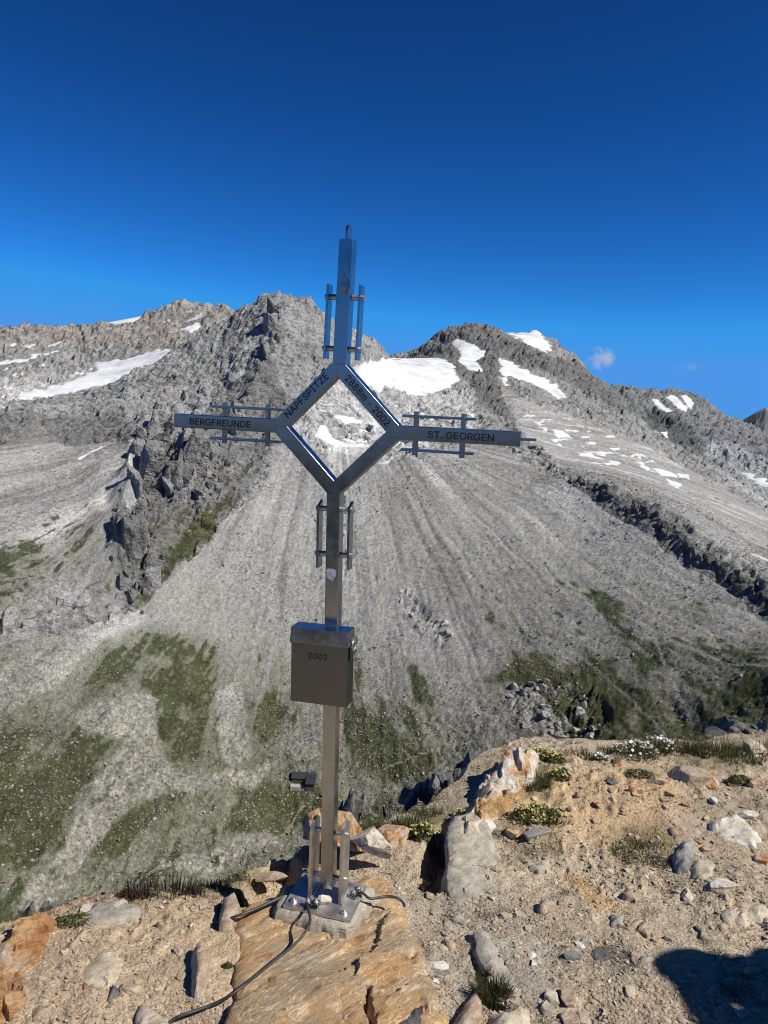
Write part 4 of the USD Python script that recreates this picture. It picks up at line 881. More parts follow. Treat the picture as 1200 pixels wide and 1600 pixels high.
R('quartz_outcrop', lg([(716, 1258), (734, 1228), (758, 1204), (796, 1182), (832, 1170), (842, 1182), (836, 1204), (806, 1222), (780, 1246), (748, 1266), (724, 1272)], 0.06), above(0.10, 0.02, 0.02, c_), below(0.10), M_QUARTZ, 'white quartz outcrop with orange stains on the edge behind the grey boulder', 18, bevel=0.07, bw=0.10, amp=0.02, wl=0.16, res=0.009, detail=lambda X, Y: facets(X, Y, 0.14, 8, 0.45, 0.18) + facets(X, Y, 0.055, 9, 0.45, 0.15))
R('dark_wedge_rock', lg([(612, 1612), (634, 1585), (664, 1557), (674, 1560), (672, 1580), (660, 1612), (640, 1640)], 0.03), above(0.05), below(0.04), M_DARK, 'black grey wedge of rock on the lower right corner of the cross slab', 19, bevel=0.03, bw=0.035, amp=0.012, wl=0.06, res=0.006)
R('rock', lg([(664, 1600), (674, 1572), (686, 1562), (700, 1580), (706, 1612), (690, 1640), (666, 1630)], 0.02), above(0.035), below(0.04), M_LICHEN, 'small ochre rock with yellow lichen at the bottom edge', 20, bevel=0.03, bw=0.05, amp=0.010, wl=0.07, res=0.006)
R('rock', lg([(704, 1604), (722, 1570), (744, 1535), (752, 1545), (752, 1580), (748, 1620), (716, 1630)], 0.03), above(0.045, -0.10, 0, gp(735, 1580)), below(0.04), M_TAN, 'brown ridged rock beside the grass tuft at the bottom edge', 21, bevel=0.03, bw=0.05, amp=0.010, wl=0.08, res=0.006)
R('rock', lg([(750, 1612), (768, 1582), (796, 1570), (822, 1574), (826, 1604), (810, 1650), (760, 1650)], 0.02), above(0.045), below(0.04), M_PALE, 'rounded cream rock cut by the bottom edge right of the grass tuft', 22, bevel=0.04, bw=0.07, amp=0.008, wl=0.10, res=0.007, detail=lambda X, Y: facets(X, Y, 0.10, 22, 0.16, 0.06))
R('rock', lg([(208, 1612), (210, 1580), (218, 1564), (240, 1572), (262, 1590), (262, 1640), (220, 1650)], 0.01), above(0.012), below(0.03), M_PALE, 'pale buried rock at the bottom edge under the cable end', 23, bevel=0.012, bw=0.03, amp=0.006, wl=0.08, res=0.006)
R('white_rock', lg([(1108, 1292), (1120, 1276), (1150, 1272), (1170, 1290), (1188, 1302), (1180, 1314), (1150, 1312), (1120, 1306)], 0.02), above(0.035), below(0.03), M_WHITE, 'whitish buried rock at the right between the orange stones and the shadow', 24, bevel=0.025, bw=0.07, amp=0.012, wl=0.08, res=0.009, detail=lambda X, Y: facets(X, Y, 0.10, 24, 0.16, 0.06))
R('white_rock', lg([(1124, 1430), (1136, 1408), (1162, 1402), (1190, 1406), (1210, 1420), (1200, 1440), (1160, 1446), (1136, 1444)], 0.01), above(0.018), below(0.03), M_PALE, 'broad cream rock flush with the dirt above the dark shadow', 25, bevel=0.015, bw=0.05, amp=0.010, wl=0.06, res=0.007, detail=lambda X, Y: facets(X, Y, 0.09, 25, 0.16, 0.06))
R('grey_rock', lg([(1052, 1332), (1064, 1316), (1084, 1314), (1086, 1336), (1076, 1352), (1060, 1350)], 0.03), above(0.045), below(0.03), M_GREY, 'split grey stone right of the green grass patch', 26, bevel=0.03, bw=0.035, amp=0.012, wl=0.05, res=0.007)
R('pale_rock', lg([(1080, 1368), (1084, 1346), (1104, 1344), (1118, 1352), (1112, 1368), (1094, 1374)], 0.02), above(0.035), below(0.03), M_PALE, 'cream blocky stone just below the split grey stone', 27, bevel=0.02, bw=0.03, amp=0.006, wl=0.06, res=0.007)

# flat slabs half sunk in the trodden soil
SUNK = [(1012, 1452, 34, 26, 'tan', 'flat tan slab sunk in the soil above the dark shadow'), (842, 1346, 44, 30, 'grey tan', 'dusty slab sunk in the soil right of the large grey boulder'), (905, 1470, 30, 20, 'grey', 'dusty grey slab sunk in the soil left of the slaty stone'), (990, 1400, 40, 24, 'tan', 'tan slab sunk in the soil right of the orange streak'), (1140, 1500, 44, 20, 'tan', 'tan slab sunk at the upper rim of the dark shadow'), (930, 1545, 40, 26, 'tan', 'tan slab sunk in the soil left of the dark shadow'),
    (1060, 1300, 36, 20, 'tan', 'tan slab sunk in the soil behind the split grey stone'), (965, 1440, 34, 18, 'grey tan', 'dusty slab sunk in the soil behind the dark slaty stone'), (720, 1440, 40, 22, 'grey', 'dusty grey slab sunk below the large grey boulder'), (700, 1480, 30, 18, 'tan', 'tan slab sunk behind the long white streak of stone'), (860, 1420, 44, 24, 'tan', 'tan slab sunk in the soil left of the orange streak'), (255, 1450, 30, 16, 'tan', 'tan slab sunk in the middle of the left dirt'), (60, 1585, 46, 24, 'tan', 'tan slab sunk in the lower left corner'), (210, 1500, 26, 14, 'tan', 'tan slab sunk right of the triangular pale stone'), (1010, 1500, 30, 18, 'grey tan', 'dusty slab sunk right of the dark slaty stone'), (1180, 1520, 36, 20, 'tan', 'tan slab sunk at the right end of the dark shadow')]
for i, (px, py, w, h, tone, lab) in enumerate(SUNK):
    r = np.random.default_rng(1500 + i); a = np.sort(r.uniform(0, 2 * np.pi, 7)); s = r.uniform(0.7, 1.1, 7)
    pts = [(px + w / 2 * q * math.cos(t), py + h / 2 * q * math.sin(t)) for t, q in zip(a, s)]
    c_ = gpt(px, py); z0 = float(ground_z(c_[0:1], c_[1:2])[0]); tx, ty = r.uniform(-.12, .12, 2)
    c0 = np.array(c_)
    R('flat_stone', [tuple(gp(x, y, z0 - plane_z(c_[0], c_[1]))[:2]) for x, y in pts], (lambda c, z, gx, gy: (lambda x, y: z + 0.014 + gx * (x - c[0]) + gy * (y - c[1])))(c0, z0, tx, ty), z0 - 0.06, {'tan': M_TAN, 'grey': M_GREYT, 'grey tan': M_GREYT}[tone],
      lab, 1600 + i, bevel=0.010, bw=0.02, amp=0.004, wl=0.06, res=0.007, cat='stone', detail=(lambda k: (lambda X, Y: facets(X, Y, 0.05, k, 0.14, 0.05)))(i + 30))

# stones piled behind the foot of the cross
def rock_at(name, loc, size, mtl, seed, label, cat='stone', rot=(0, 0, 0), **kw):
    v, f = facet_rock(seed, size, **kw)
    m = trimesh.transformations.euler_matrix(*rot)[:3, :3]
    return tag(obj_at(name, loc, v @ m.T, f, mtl), label, cat)
_b = gp(515, 1322); rock_at('rusty_boulder', (_b[0] - 0.01, 3.16, -0.175), (0.37, 0.26, 0.25), M_RUST, 34, 'rust brown boulder standing behind the foot of the cross', 'boulder', (0.1, 0.1, 0.2), sub=5)
_b = gp(576, 1358); rock_at('speckled_stone', (_b[0], _b[1] + 0.02, -0.165), (0.185, 0.15, 0.155), M_SPECK, 8, 'cream and grey speckled stone leaning right of the cross foot', 'stone', (0.25, 0.0, 0.2), sub=5, planes=11)
_b = gp(610, 1338); rock_at('rusty_stone', (_b[0], _b[1] + 0.05, -0.225), (0.16, 0.13, 0.10), M_OCHRE, 9, 'orange brown stone behind the speckled stone', 'stone', (0.1, 0.1, -0.3))
_b = gp(424, 1366); rock_at('flat_stone', (_b[0], _b[1] + 0.05, -0.335), (0.15, 0.05, 0.035), M_TAN, 41, 'flat cream stone on the rim of the shadowed hollow left of the cross foot', 'stone', (0, 0, 0.1), flat=1)
# dark crags just under the edge
def crag(name, px, py, d, w, h, seed, label, n=9):
    p = far_xyz(px, py, d); r = np.random.default_rng(seed); parts = []
    for k in range(n):
        s = r.uniform(0.3, 0.75); x = r.uniform(-.5, .5) * w * 0.8
        v, f = facet_rock(seed * 10 + k, (w * s * 0.5, w * s * 0.6, h * r.uniform(0.6, 1.3)), planes=12, sub=3, rough=0.10)
        m = trimesh.transformations.euler_matrix(r.uniform(-.35, .35), r.uniform(-.2, .45), r.uniform(0, 6))[:3, :3]
        parts.append(m3.Manifold(m3.Mesh((v @ m.T + [x, r.uniform(-.2, .3) * w, -h * 0.35 + h * 0.35 * (1 - abs(x) / w * 1.6)]).astype(np.float32), f.astype(np.uint32))))
    u = m3.Manifold.batch_boolean(parts, m3.OpType.Add).to_mesh()
    return tag(obj_at(name, p, np.array(u.vert_properties[:, :3], float), np.array(u.tri_verts), M_DARK, 25), label, 'crag')
crag('dark_crag', 553, 1258, 5.4, 0.26, 0.30, 51, 'dark pointed crag rising below the edge right of the post')
crag('dark_crag', 664, 1234, 4.9, 0.32, 0.20, 52, 'dark broken crag left of the quartz outcrop', 11)
crag('dark_crag', 690, 1226, 4.75, 0.26, 0.18, 53, 'dark crag between the broken crag and the quartz outcrop', 9)
crag('dark_crag', 738, 1200, 5.0, 0.28, 0.30, 54, 'steep black crag just behind the quartz outcrop', 10)
crag('dark_crag', 1165, 1146, 6.2, 0.60, 0.16, 55, 'dark rock behind the flowers at the right edge', 14)
crag('dark_crag', 70, 1434, 3.3, 0.20, 0.12, 56, 'grey crag behind the rust rock at the left', 9)
crag('dark_crag', 130, 1414, 3.3, 0.18, 0.12, 57, 'grey crag behind the pale flat slab at the left', 9)
crag('dark_crag', 605, 1274, 4.2, 0.16, 0.14, 58, 'small speckled crag between grass tufts behind the stones', 8)
crag('dark_crag', 780, 1188, 5.1, 0.24, 0.16, 59, 'small dark crag behind the top of the quartz outcrop', 8)

STONES = [  # px, py, w, h, material, height, label (None: one of a group)
    (178, 1546, 24, 26, M_DARK, 0.8, 'dark rounded stone under the triangular pale stone'), (202, 1540, 30, 20, M_TAN, 0.45, 'brown sliver of stone beside the dark rounded stone'), (280, 1484, 15, 13, M_PALE, 0.7, 'small cream pebble up left of the sharp upright stone'),
    (93, 1508, 10, 12, M_DARK, 0.6, 'tiny dark stone beside the rust rock'), (106, 1466, 10, 18, M_PALE, 0.5, 'small cream stone near the rust rock with a dark rim'), (133, 1415, 20, 18, M_WHITE, 0.8, 'white knob of stone behind the pale flat slab'), (158, 1416, 12, 9, M_WHITE, 0.7, 'small white stone beside the white knob'),
    (968, 1188, 36, 24, M_OCHRE, 0.75, 'reddish brown block on the back edge left of the white flowers'), (1080, 1206, 64, 34, M_TAN, 0.5, 'long brown rock near the back edge at right'), (1106, 1212, 34, 30, M_OCHRE, 0.8, 'bright orange block at the end of the long brown rock'), (1177, 1220, 26, 24, M_OCHRE, 0.8, 'orange stone by the right edge'),
    (955, 1216, 24, 22, M_DARK, 0.8, 'dark stone with moss under the reddish block'), (993, 1232, 20, 16, M_OCHRE, 0.7, 'orange stone below the dark mossy stone'), (1030, 1216, 40, 18, M_OCHRE, 0.4, 'flat reddish slab left of the long brown rock'), (800, 1296, 26, 20, M_OCHRE, 0.5, 'orange brown stone left of the yellow flower cushion'), (835, 1298, 50, 20, M_GREY, 0.3, 'flat grey stone under the yellow flower cushion'),
    (1170, 1272, 30, 14, M_WHITE, 0.45, 'thin white stone above the whitish buried rock'), (1103, 1276, 14, 20, M_OCHRE, 0.7, 'small orange stone left of the whitish buried rock'), (1128, 1380, 44, 16, M_WHITE, 0.3, 'flat white stone below the cream blocky stone'), (1074, 1398, 22, 18, M_PALE, 0.8, 'small cream cube of stone with a black shadow'), (1092, 1444, 14, 30, M_DARK, 0.5, 'dark thin flake standing in the dirt above the shadow'), (1100, 1460, 18, 20, M_TAN, 0.5, 'tan flake beside the dark flake'),
    (1098, 1156, 30, 20, M_PALE, 0.7, 'pale rock on the skyline by the flowers'), (1180, 1164, 44, 30, M_PALE, 0.7, 'pale rock at the right edge of the skyline'), (1150, 1158, 30, 18, M_QUARTZ, 0.6, 'stained rock left of the pale rock at the right edge'),
    (1046, 1563, 34, 24, M_GREY, 0.5, 'grey slab lying inside the dark shadow'), (1078, 1517, 16, 22, M_TAN, 0.5, 'small tan stone inside the dark shadow'), (1115, 1550, 20, 12, M_GREY, 0.5, 'small grey stone inside the dark shadow'), (1160, 1582, 14, 12, M_GREY, 0.5, 'greyish pebble low in the dark shadow'),
    (862, 1556, 26, 20, M_PALE, 0.55, 'cream stone left of the pair with a black gap'), (888, 1556, 30, 26, M_TAN, 0.55, 'tan stone right of the black gap at the bottom'), (866, 1525, 18, 22, M_PALE, 0.6, 'upright cream stone above the bottom stone row'), (855, 1575, 22, 18, M_PALE, 0.6, 'white edged stone of the bottom row'), (890, 1590, 26, 18, M_TAN, 0.5, 'tan stone low in the bottom row'), (912, 1590, 22, 18, M_PALE, 0.5, 'pale stone right of the bottom row'), (832, 1490, 14, 12, M_WHITE, 0.6, 'white pebble above the low grey rock'), (834, 1502, 12, 10, M_WHITE, 0.6, 'second white pebble right under the first by the low grey rock'),
    (790, 1430, 22, 10, M_PALE, 0.4, 'flat cream flake above the low grey rock'), (812, 1428, 18, 12, M_PALE, 0.5, 'cream flake right of the flat cream flake'), (824, 1448, 14, 14, M_TAN, 0.5, 'tan pebble below the cream flakes'), (672, 1396, 18, 16, M_TAN, 0.6, 'tan stone below the shadowed hole'), (676, 1362, 22, 18, M_OCHRE, 0.6, 'orange block at the mouth of the shadowed hole'), (655, 1378, 36, 9, M_TAN, 0.35, 'long tan flake under the shadowed hole'), (645, 1364, 14, 14, M_GREY, 0.6, 'grey stone left of the shadowed hole'), (690, 1386, 20, 14, M_GREY, 0.5, 'greenish grey flake below the shadowed hole'), (762, 1392, 14, 10, M_WHITE, 0.5, 'white chip at the foot of the large grey boulder'), (769, 1402, 12, 9, M_PALE, 0.5, 'cream chip just below the white chip'), (757, 1353, 14, 8, M_TAN, 0.5, 'chip of stone lying on the large grey boulder'),
    (686, 1506, 46, 16, M_WHITE, 0.3, 'long white streak of stone right of the cross slab'), (680, 1530, 12, 12, M_WHITE, 0.6, 'white pebble under the long white streak'), (690, 1522, 10, 9, M_WHITE, 0.6, 'tiny white pebble by the long white streak'), (785, 1562, 16, 12, M_WHITE, 0.6, 'cream pebble beside the grass at the low grey rock'),
    (907, 1475, 14, 12, M_WHITE, 0.6, 'white chip left of the dark smear in the dirt'), (940, 1490, 34, 18, M_DARK, 0.35, 'dark slaty stone flush in the dirt'), (895, 1490, 26, 14, M_GREY, 0.4, 'grey flake left of the dark slaty stone'), (1015, 1450, 20, 24, M_TAN, 0.5, 'tan ribbed stone in the middle of the right dirt'), (1025, 1466, 14, 14, M_OCHRE, 0.6, 'orange pebble under the tan ribbed stone'), (1046, 1464, 12, 16, M_TAN, 0.7, 'tan pebble right of the orange pebble'), (985, 1548, 18, 14, M_PALE, 0.6, 'pale stone left of the dark shadow'), (955, 1565, 12, 26, M_TAN, 0.6, 'narrow tan stone left of the dark shadow'), (945, 1578, 20, 12, M_WHITE, 0.5, 'white chip at the narrow tan stone'),
    (935, 1255, 16, 12, M_OCHRE, 0.6, None), (905, 1240, 14, 10, M_OCHRE, 0.6, None), (1050, 1240, 14, 10, M_OCHRE, 0.6, None), (880, 1262, 12, 9, M_OCHRE, 0.6, None), (975, 1262, 16, 10, M_OCHRE, 0.5, None), (955, 1245, 16, 9, M_OCHRE, 0.5, None), (1040, 1260, 14, 10, M_OCHRE, 0.6, None), (1115, 1248, 14, 12, M_WHITE, 0.6, None), (765, 1250, 22, 14, M_OCHRE, 0.6, None), (745, 1262, 14, 12, M_OCHRE, 0.6, None), (835, 1246, 12, 9, M_PALE, 0.6, None), (890, 1200, 16, 9, M_WHITE, 0.5, None),
    (1190, 1340, 24, 16, M_OCHRE, 0.5, 'orange streaked stone at the right edge above the broad cream rock'), (1100, 1325, 18, 10, M_OCHRE, 0.4, 'orange flake by the split grey stone'), (1185, 1440, 14, 12, M_PALE, 0.6, 'cream pebble at the right end of the broad cream rock'), (506, 1398, 27, 15, M_WHITE, 0.65, None)]
_ord = {}
for k, s in enumerate(sorted([(s[0], i) for i, s in enumerate(STONES[:-1]) if s[6] is None])):
    _ord[s[1] % 12] = ['first', 'second', 'third', 'fourth', 'fifth', 'sixth', 'seventh', 'eighth', 'ninth', 'tenth', 'eleventh', 'twelfth'][k]
for i, (px, py, w, h, mt, tall, lab) in enumerate(STONES[:-1]):
    place_rock('stone' if w > 11 else 'pebble', px, py, w, h, mt, 100 + i, lab or f"{'small' if w < 15 else 'larger'} {'orange' if mt is M_OCHRE else 'pale'} stone in the back gravel, {_ord[i % 12]} of twelve from the left", None if lab else 'stones in the orange gravel near the back edge', tall=tall * 0.85, deep=min(1.2, max(0.5, 1.5 * h / w)), sub=4, rot=0.25, flat=1 if tall < 0.7 else 0, planes=9 + i % 5, sink=0.44)

# loose stones one could count: six shapes, each lying again and again over the dirt
rs = np.random.default_rng(77)
protos = {}
UsdGeom.Scope.Define(stage, '/World/Looks/x') if False else None
def stone_copy(kind, k, loc, s, rz, label, group):
    key = (kind, k); mt = {'tan': M_TAN, 'ochre': M_OCHRE, 'pale': M_PALE, 'grey': M_GREY}[kind]
    p = numbered('/World', 'loose_stone')
    x = UsdGeom.Xform.Define(stage, p); x.AddTranslateOp().Set(Gf.Vec3d(*map(float, loc))); x.AddRotateXYZOp().Set(Gf.Vec3f(*map(float, rz))); x.AddScaleOp().Set(Gf.Vec3f(*[float(s)] * 3))
    if key not in protos:
        v, f = facet_rock(500 + k * 7 + len(kind), (1.0, 0.72, 0.30), planes=9, sub=3, rough=0.09, flat=1)
        usdkit.mesh(stage, p + '/stone', (v, f), mt, smooth=30); protos[key] = p
    else:
        x.GetPrim().GetReferences().AddInternalReference(protos[key]); x.GetPrim().SetInstanceable(True)
        tag(x, label, 'stone', group); return
    tag(x, label, 'stone', group)
slab_poly = gpoly(SLAB_PX, 0.03)
LOOSE_STONES = []
n = 0
while n < 125:
    px, py = rs.uniform(0, 1200), rs.uniform(1180, 1600)
    p = gp(px, py)
    if poly_sd(EDGE, p[0:1], p[1:2])[0] < 0.06 or poly_sd(slab_poly, p[0:1], p[1:2])[0] > -0.03: continue
    if px < 560 and rs.random() < 0.55: continue
    if px > 1020 and py > 1480 and rs.random() < 0.6: continue
    z = float(ground_z(p[0:1], p[1:2])[0])
    w = px_size(rs.uniform(9.5, 15) * (1 if rs.random() < 0.8 else 1.4), p)
    kind = rs.choice(['tan', 'pale', 'grey', 'ochre'], p=[.62, .16, .08, .14] if py > 1320 else [.35, .10, .07, .48])
    word = {'tan': 'tan', 'pale': 'cream', 'grey': 'grey', 'ochre': 'orange brown'}[kind]
    LOOSE_STONES.append((px, py, word, str(kind), int(rs.integers(0, 3)), (p[0], p[1], z - w * 0.01), w, (rs.uniform(-18, 18), rs.uniform(-18, 18), rs.uniform(0, 360))))
    n += 1

LANDMARKS = [(50, 1495, 'rust and cream left edge rock'), (170, 1424, 'pale flat slab at left'), (152, 1515, 'triangular pale stone'), (313, 1518, 'sharp upright stone'), (740, 1335, 'large smooth grey boulder'), (785, 1510, 'low half sunk grey rock'),
    (968, 1190, 'reddish block on the back edge'), (1090, 1207, 'long brown back edge rock'), (1150, 1295, 'whitish buried rock'), (1165, 1424, 'broad cream rock above the shadow'), (1070, 1332, 'split grey stone'), (838, 1276, 'yellow flower cushion'), (833, 1222, 'rounded grass tuft'), (1010, 1335, 'green grass patch'),
    (1128, 1380, 'flat white stone'), (940, 1492, 'dark slaty stone'), (875, 1550, 'stone pair with the black gap'), (768, 1570, 'bottom grass tuft'), (1080, 1545, 'dark shadow at lower right'), (800, 1430, 'flat cream flake'), (672, 1362, 'orange block at the shadowed hole'), (686, 1510, 'long white streak of stone'), (1177, 1220, 'right edge orange stone'), (930, 1400, 'orange streak in the dirt')]
_seen = {}
_near = []
for st in LOOSE_STONES:
    k = min(range(len(LANDMARKS)), key=lambda q: (LANDMARKS[q][0] - st[0]) ** 2 + 2 * (LANDMARKS[q][1] - st[1]) ** 2)
    dx, dy = st[0] - LANDMARKS[k][0], st[1] - LANDMARKS[k][1]
    where = ('right of' if dx > 0 else 'left of') if abs(dx) > 1.2 * abs(dy) else ('in front of' if dy > 0 else 'behind')
    _near.append((math.hypot(dx, dy), k, where, st))
for dist, k, where, st in sorted(_near, key=lambda q: q[0]):
    key = (k, where, st[2]); c = _seen[key] = _seen.get(key, 0) + 1
    rank = ['nearest one', 'second nearest', 'third nearest', 'fourth nearest', 'fifth nearest', 'sixth nearest', 'seventh nearest', 'eighth nearest', 'ninth nearest', 'tenth nearest'][min(c - 1, 9)]
    stone_copy(st[3], st[4], st[5], st[6], st[7], f'{st[2]} stone {where} the {LANDMARKS[k][2]}, {rank}', f'small loose {st[2]} stones on the dirt')

def instancer(name, protos_, pos, idx, scl, quat, label, cat, kind='stuff'):
    pi = UsdGeom.PointInstancer.Define(stage, numbered('/World', name))
    rel = pi.CreatePrototypesRel()
    for k, (mesh, mt) in enumerate(protos_):
        m = usdkit.mesh(stage, f'{pi.GetPath()}/piece_{k:03d}' if k else f'{pi.GetPath()}/piece', mesh, mt, smooth=False)
        rel.AddTarget(m.GetPath())
    pi.CreatePositionsAttr(Vt.Vec3fArray.FromNumpy(np.ascontiguousarray(pos, np.float32)))
    pi.CreateProtoIndicesAttr(Vt.IntArray.FromNumpy(np.ascontiguousarray(idx, np.int32)))
    pi.CreateScalesAttr(Vt.Vec3fArray.FromNumpy(np.ascontiguousarray(np.broadcast_to(np.asarray(scl).reshape(len(pos), -1), (len(pos), 3)), np.float32)))
    q = np.asarray(quat, np.float32)
    pi.CreateOrientationsAttr(Vt.QuathArray([Gf.Quath(*r_) for r_ in q.tolist()]))
    return tag(pi.GetPrim(), label, cat, None, kind)

def rand_quat(r, n, tilt=0.35):
    yaw = r.uniform(0, 2 * np.pi, n); ax = r.uniform(0, 2 * np.pi, n); t = r.uniform(0, tilt, n)
    q1 = np.stack([np.cos(yaw / 2), 0 * yaw, 0 * yaw, np.sin(yaw / 2)], 1)
    q2 = np.stack([np.cos(t / 2), np.sin(t / 2) * np.cos(ax), np.sin(t / 2) * np.sin(ax), 0 * t], 1)
    w1, x1, y1, z1 = q2.T; w2, x2, y2, z2 = q1.T
    return np.stack([w1 * w2 - x1 * x2 - y1 * y2 - z1 * z2, w1 * x2 + x1 * w2 + y1 * z2 - z1 * y2, w1 * y2 - x1 * z2 + y1 * w2 + z1 * x2, w1 * z2 + x1 * y2 - y1 * x2 + z1 * w2], 1)

gr = np.random.default_rng(5)
N = 80000
gpx, gpy = gr.uniform(-40, 1240, N), 1150 + 470 * gr.random(N) ** 0.8
dirs = (_F * F_PX + np.outer(gpx - 600, _R) - np.outer(gpy - 800, _U)); 
tt = (plane_z(0, 0) - EYE[2]) / (dirs[:, 2] + 0.085 * dirs[:, 1] - 0.045 * dirs[:, 0])
gx, gy = (dirs * tt[:, None])[:, 0], (dirs * tt[:, None])[:, 1]
dens = fbm(np.stack([gx / 0.3, gy / 0.3, gx * 0], -1), 3, 611)
keep = (poly_sd(EDGE, gx, gy) > -0.08) & (poly_sd(slab_poly, gx, gy) < 0.0) & (dens + gr.uniform(-.25, .25, N) > 0.46)
gx, gy = gx[keep], gy[keep]
gs = np.exp(gr.normal(math.log(0.0088), 0.48, len(gx))).clip(0.004, 0.028)
gz = ground_z(gx, gy) + 0.04 * gs
pm = [((lambda vf: (vf[0], vf[1]))(facet_rock(700 + k, (1.0, 0.75, 0.36), planes=8, sub=1, rough=0.05)), mt) for k, mt in enumerate([M_TAN, M_TAN, M_PALE, M_GREY, M_OCHRE, M_TAN])]
gpxk, _v = project(np.stack([gx, gy, gz], 1))
gi = gr.choice(6, len(gx), p=[.32, .26, .10, .06, .07, .19])
gi = np.where((_v < 1330) & (gpxk > 760) & (gr.random(len(gx)) < 0.35), 4, gi)
instancer('gravel', pm, np.stack([gx, gy, gz], 1), gi, gs, rand_quat(gr, len(gx), 0.6), 'fine gravel and chips strewn over the summit dirt', 'gravel')

# boulders on the far scree
br = np.random.default_rng(6)
N = 240000
ba_, bd_ = br.uniform(math.radians(-30), math.radians(30), N), 640 + 800 * br.random(N) ** 0.75
bx, by = bd_ * np.sin(ba_), bd_ * np.cos(ba_)
_fi = np.clip(np.searchsorted(dd, bd_), 1, len(dd) - 1); _ai = np.clip(np.searchsorted(az, ba_), 1, len(az) - 1)
vi = _fi * len(az) + _ai
bu, bv = TM['UV'][0][vi], TM['UV'][1][vi]
cl = fbm(np.stack([bx / 70, by / 70, bx * 0], -1), 4, 621)
keep = (cl + br.uniform(-.22, .22, N) + 0.30 * sstep(880, 1250, bv) - 0.08 * TM['grass'][vi] > 0.60) & ~ALLSNOW[vi]
vi, bx, by = vi[keep], TX[vi][keep] + br.uniform(-1, 1, keep.sum()), TY[vi][keep] + br.uniform(-1, 1, keep.sum())
bs = np.exp(br.normal(math.log(1.15), 0.5, len(bx))).clip(0.6, 5.0)
bz = TZ[vi] + 0.1 * bs
M_BOULDER = mat('scree_boulder', {"o": ("object_info", {}), "r": ("rgb_ramp", {"ramp": [(0.0, (0.11, 0.108, 0.098)), (0.5, (0.19, 0.185, 0.168)), (0.85, (0.27, 0.26, 0.235)), (1.0, (0.36, 0.345, 0.31))]}), "p": ("principled_bsdf", {"roughness": 0.9, "specular_ior_level": 0.15})}, [("o.random", "r.fac"), ("r.color", "p.base_color")])
pm = [((facet_rock(800 + k, (1.0, 0.8, 0.8), planes=10, sub=1, rough=0.05)), M_BOULDER) for k in range(5)]
instancer('scree_boulders', pm, np.stack([bx, by, bz], 1), br.integers(0, 5, len(bx)), bs, rand_quat(br, len(bx), 0.8), 'countless grey boulders strewn over the scree slopes opposite', 'boulders')

# ------------------------------------------------------------------ the summit cross
YAW = math.radians(14.635)
EX, EY = np.array([math.cos(YAW), -math.sin(YAW), 0]), np.array([math.sin(YAW), math.cos(YAW), 0])
BASE = np.array([-0.1607, 2.707])
A1, A2, A3 = math.radians(-0.857), math.radians(1.001), math.radians(2.228)
ZJ, ZF, ZA = -0.36, -1.87, -0.1077                 # heights below the eye: the joint under the diamond, the foot, the arms' axis
def _local(jx, jz, a):
    """Matrix from (x along the arms, y backwards, z along the piece, from height jz) to the cross's own frame."""
    m = np.eye(4); m[0, 0], m[0, 2], m[2, 0], m[2, 2] = math.cos(a), math.sin(a), -math.sin(a), math.cos(a)
    m[0, 3], m[2, 3] = jx, jz + EYE[2]
    m[:3, 3] -= m[:3, :3] @ np.array([0, 0, jz])
    return m
ML = _local(0, ZF, A1)
MA = _local((ZJ - ZF) * math.sin(A1), ZJ, A1 + A2)
MT = _local((ZJ - ZF) * math.sin(A1) + 0.24 * math.sin(A1 + A2), ZJ + 0.24 * math.cos(A1 + A2), A1 + A3)
cross_m = np.eye(4); cross_m[:3, 0], cross_m[:3, 1] = EX, EY; cross_m[:2, 3] = BASE
steel_nodes = lambda rough, col: {
    "t": ("texture_coordinate", {}), "g": ("geometry", {}),
    "mp": ("mapping", {"mapping_type": "point", "scale": (220, 220, 6)}), "n": ("noise_texture", {"scale": 1.0, "detail": 3.0}),
    "n2": ("noise_texture", {"scale": 14.0, "detail": 5.0, "roughness": 0.65}), "rr": ("map_range", {"from_min": 0.3, "from_max": 0.75, "to_min": rough - 0.07, "to_max": rough + 0.12, "clamp": True}),
    "rc": ("map_range", {"from_min": 0.3, "from_max": 0.7, "to_min": 0.84, "to_max": 1.06, "clamp": True}), "mx": ("mix_color", {"blend_type": "multiply", "fac": 1.0, "a": col, "use_clamp": False}),
    "b": ("bump", {"strength": 0.10, "distance": 0.0008}), "p": ("principled_bsdf", {"metallic": 1.0, "anisotropic": 0.35})}
steel_links = [("g.position", "mp.vector"), ("mp.vector", "n.vector"), ("g.position", "n2.vector"), ("n2.fac", "rr.value"), ("rr.result", "p.roughness"), ("n2.fac", "rc.value"), ("rc.result", "mx.b"), ("mx.result", "p.base_color"), ("n.fac", "b.height"), ("b.normal", "p.normal")]
M_STEEL = mat('brushed_steel', steel_nodes(0.23, (0.335, 0.365, 0.40)), steel_links)
M_STEEL2 = mat('bright_steel', steel_nodes(0.46, (0.56, 0.53, 0.48)), steel_links)
M_BOXSTEEL = mat('weathered_steel', steel_nodes(0.28, (0.125, 0.14, 0.16)), steel_links)
M_INK = mat('black_lettering', {"p": ("principled_bsdf", {"base_color": (0.012, 0.012, 0.014), "roughness": 0.6})}, [])
M_CABLE = mat('black_cable', {"g": ("geometry", {}), "n": ("noise_texture", {"scale": 60.0, "detail": 3.0}), "r": ("rgb_ramp", {"ramp": [(0.3, (0.012, 0.011, 0.011)), (0.7, (0.045, 0.038, 0.032))]}), "p": ("principled_bsdf", {"roughness": 0.5})}, [("g.position", "n.vector"), ("n.fac", "r.fac"), ("r.color", "p.base_color")])
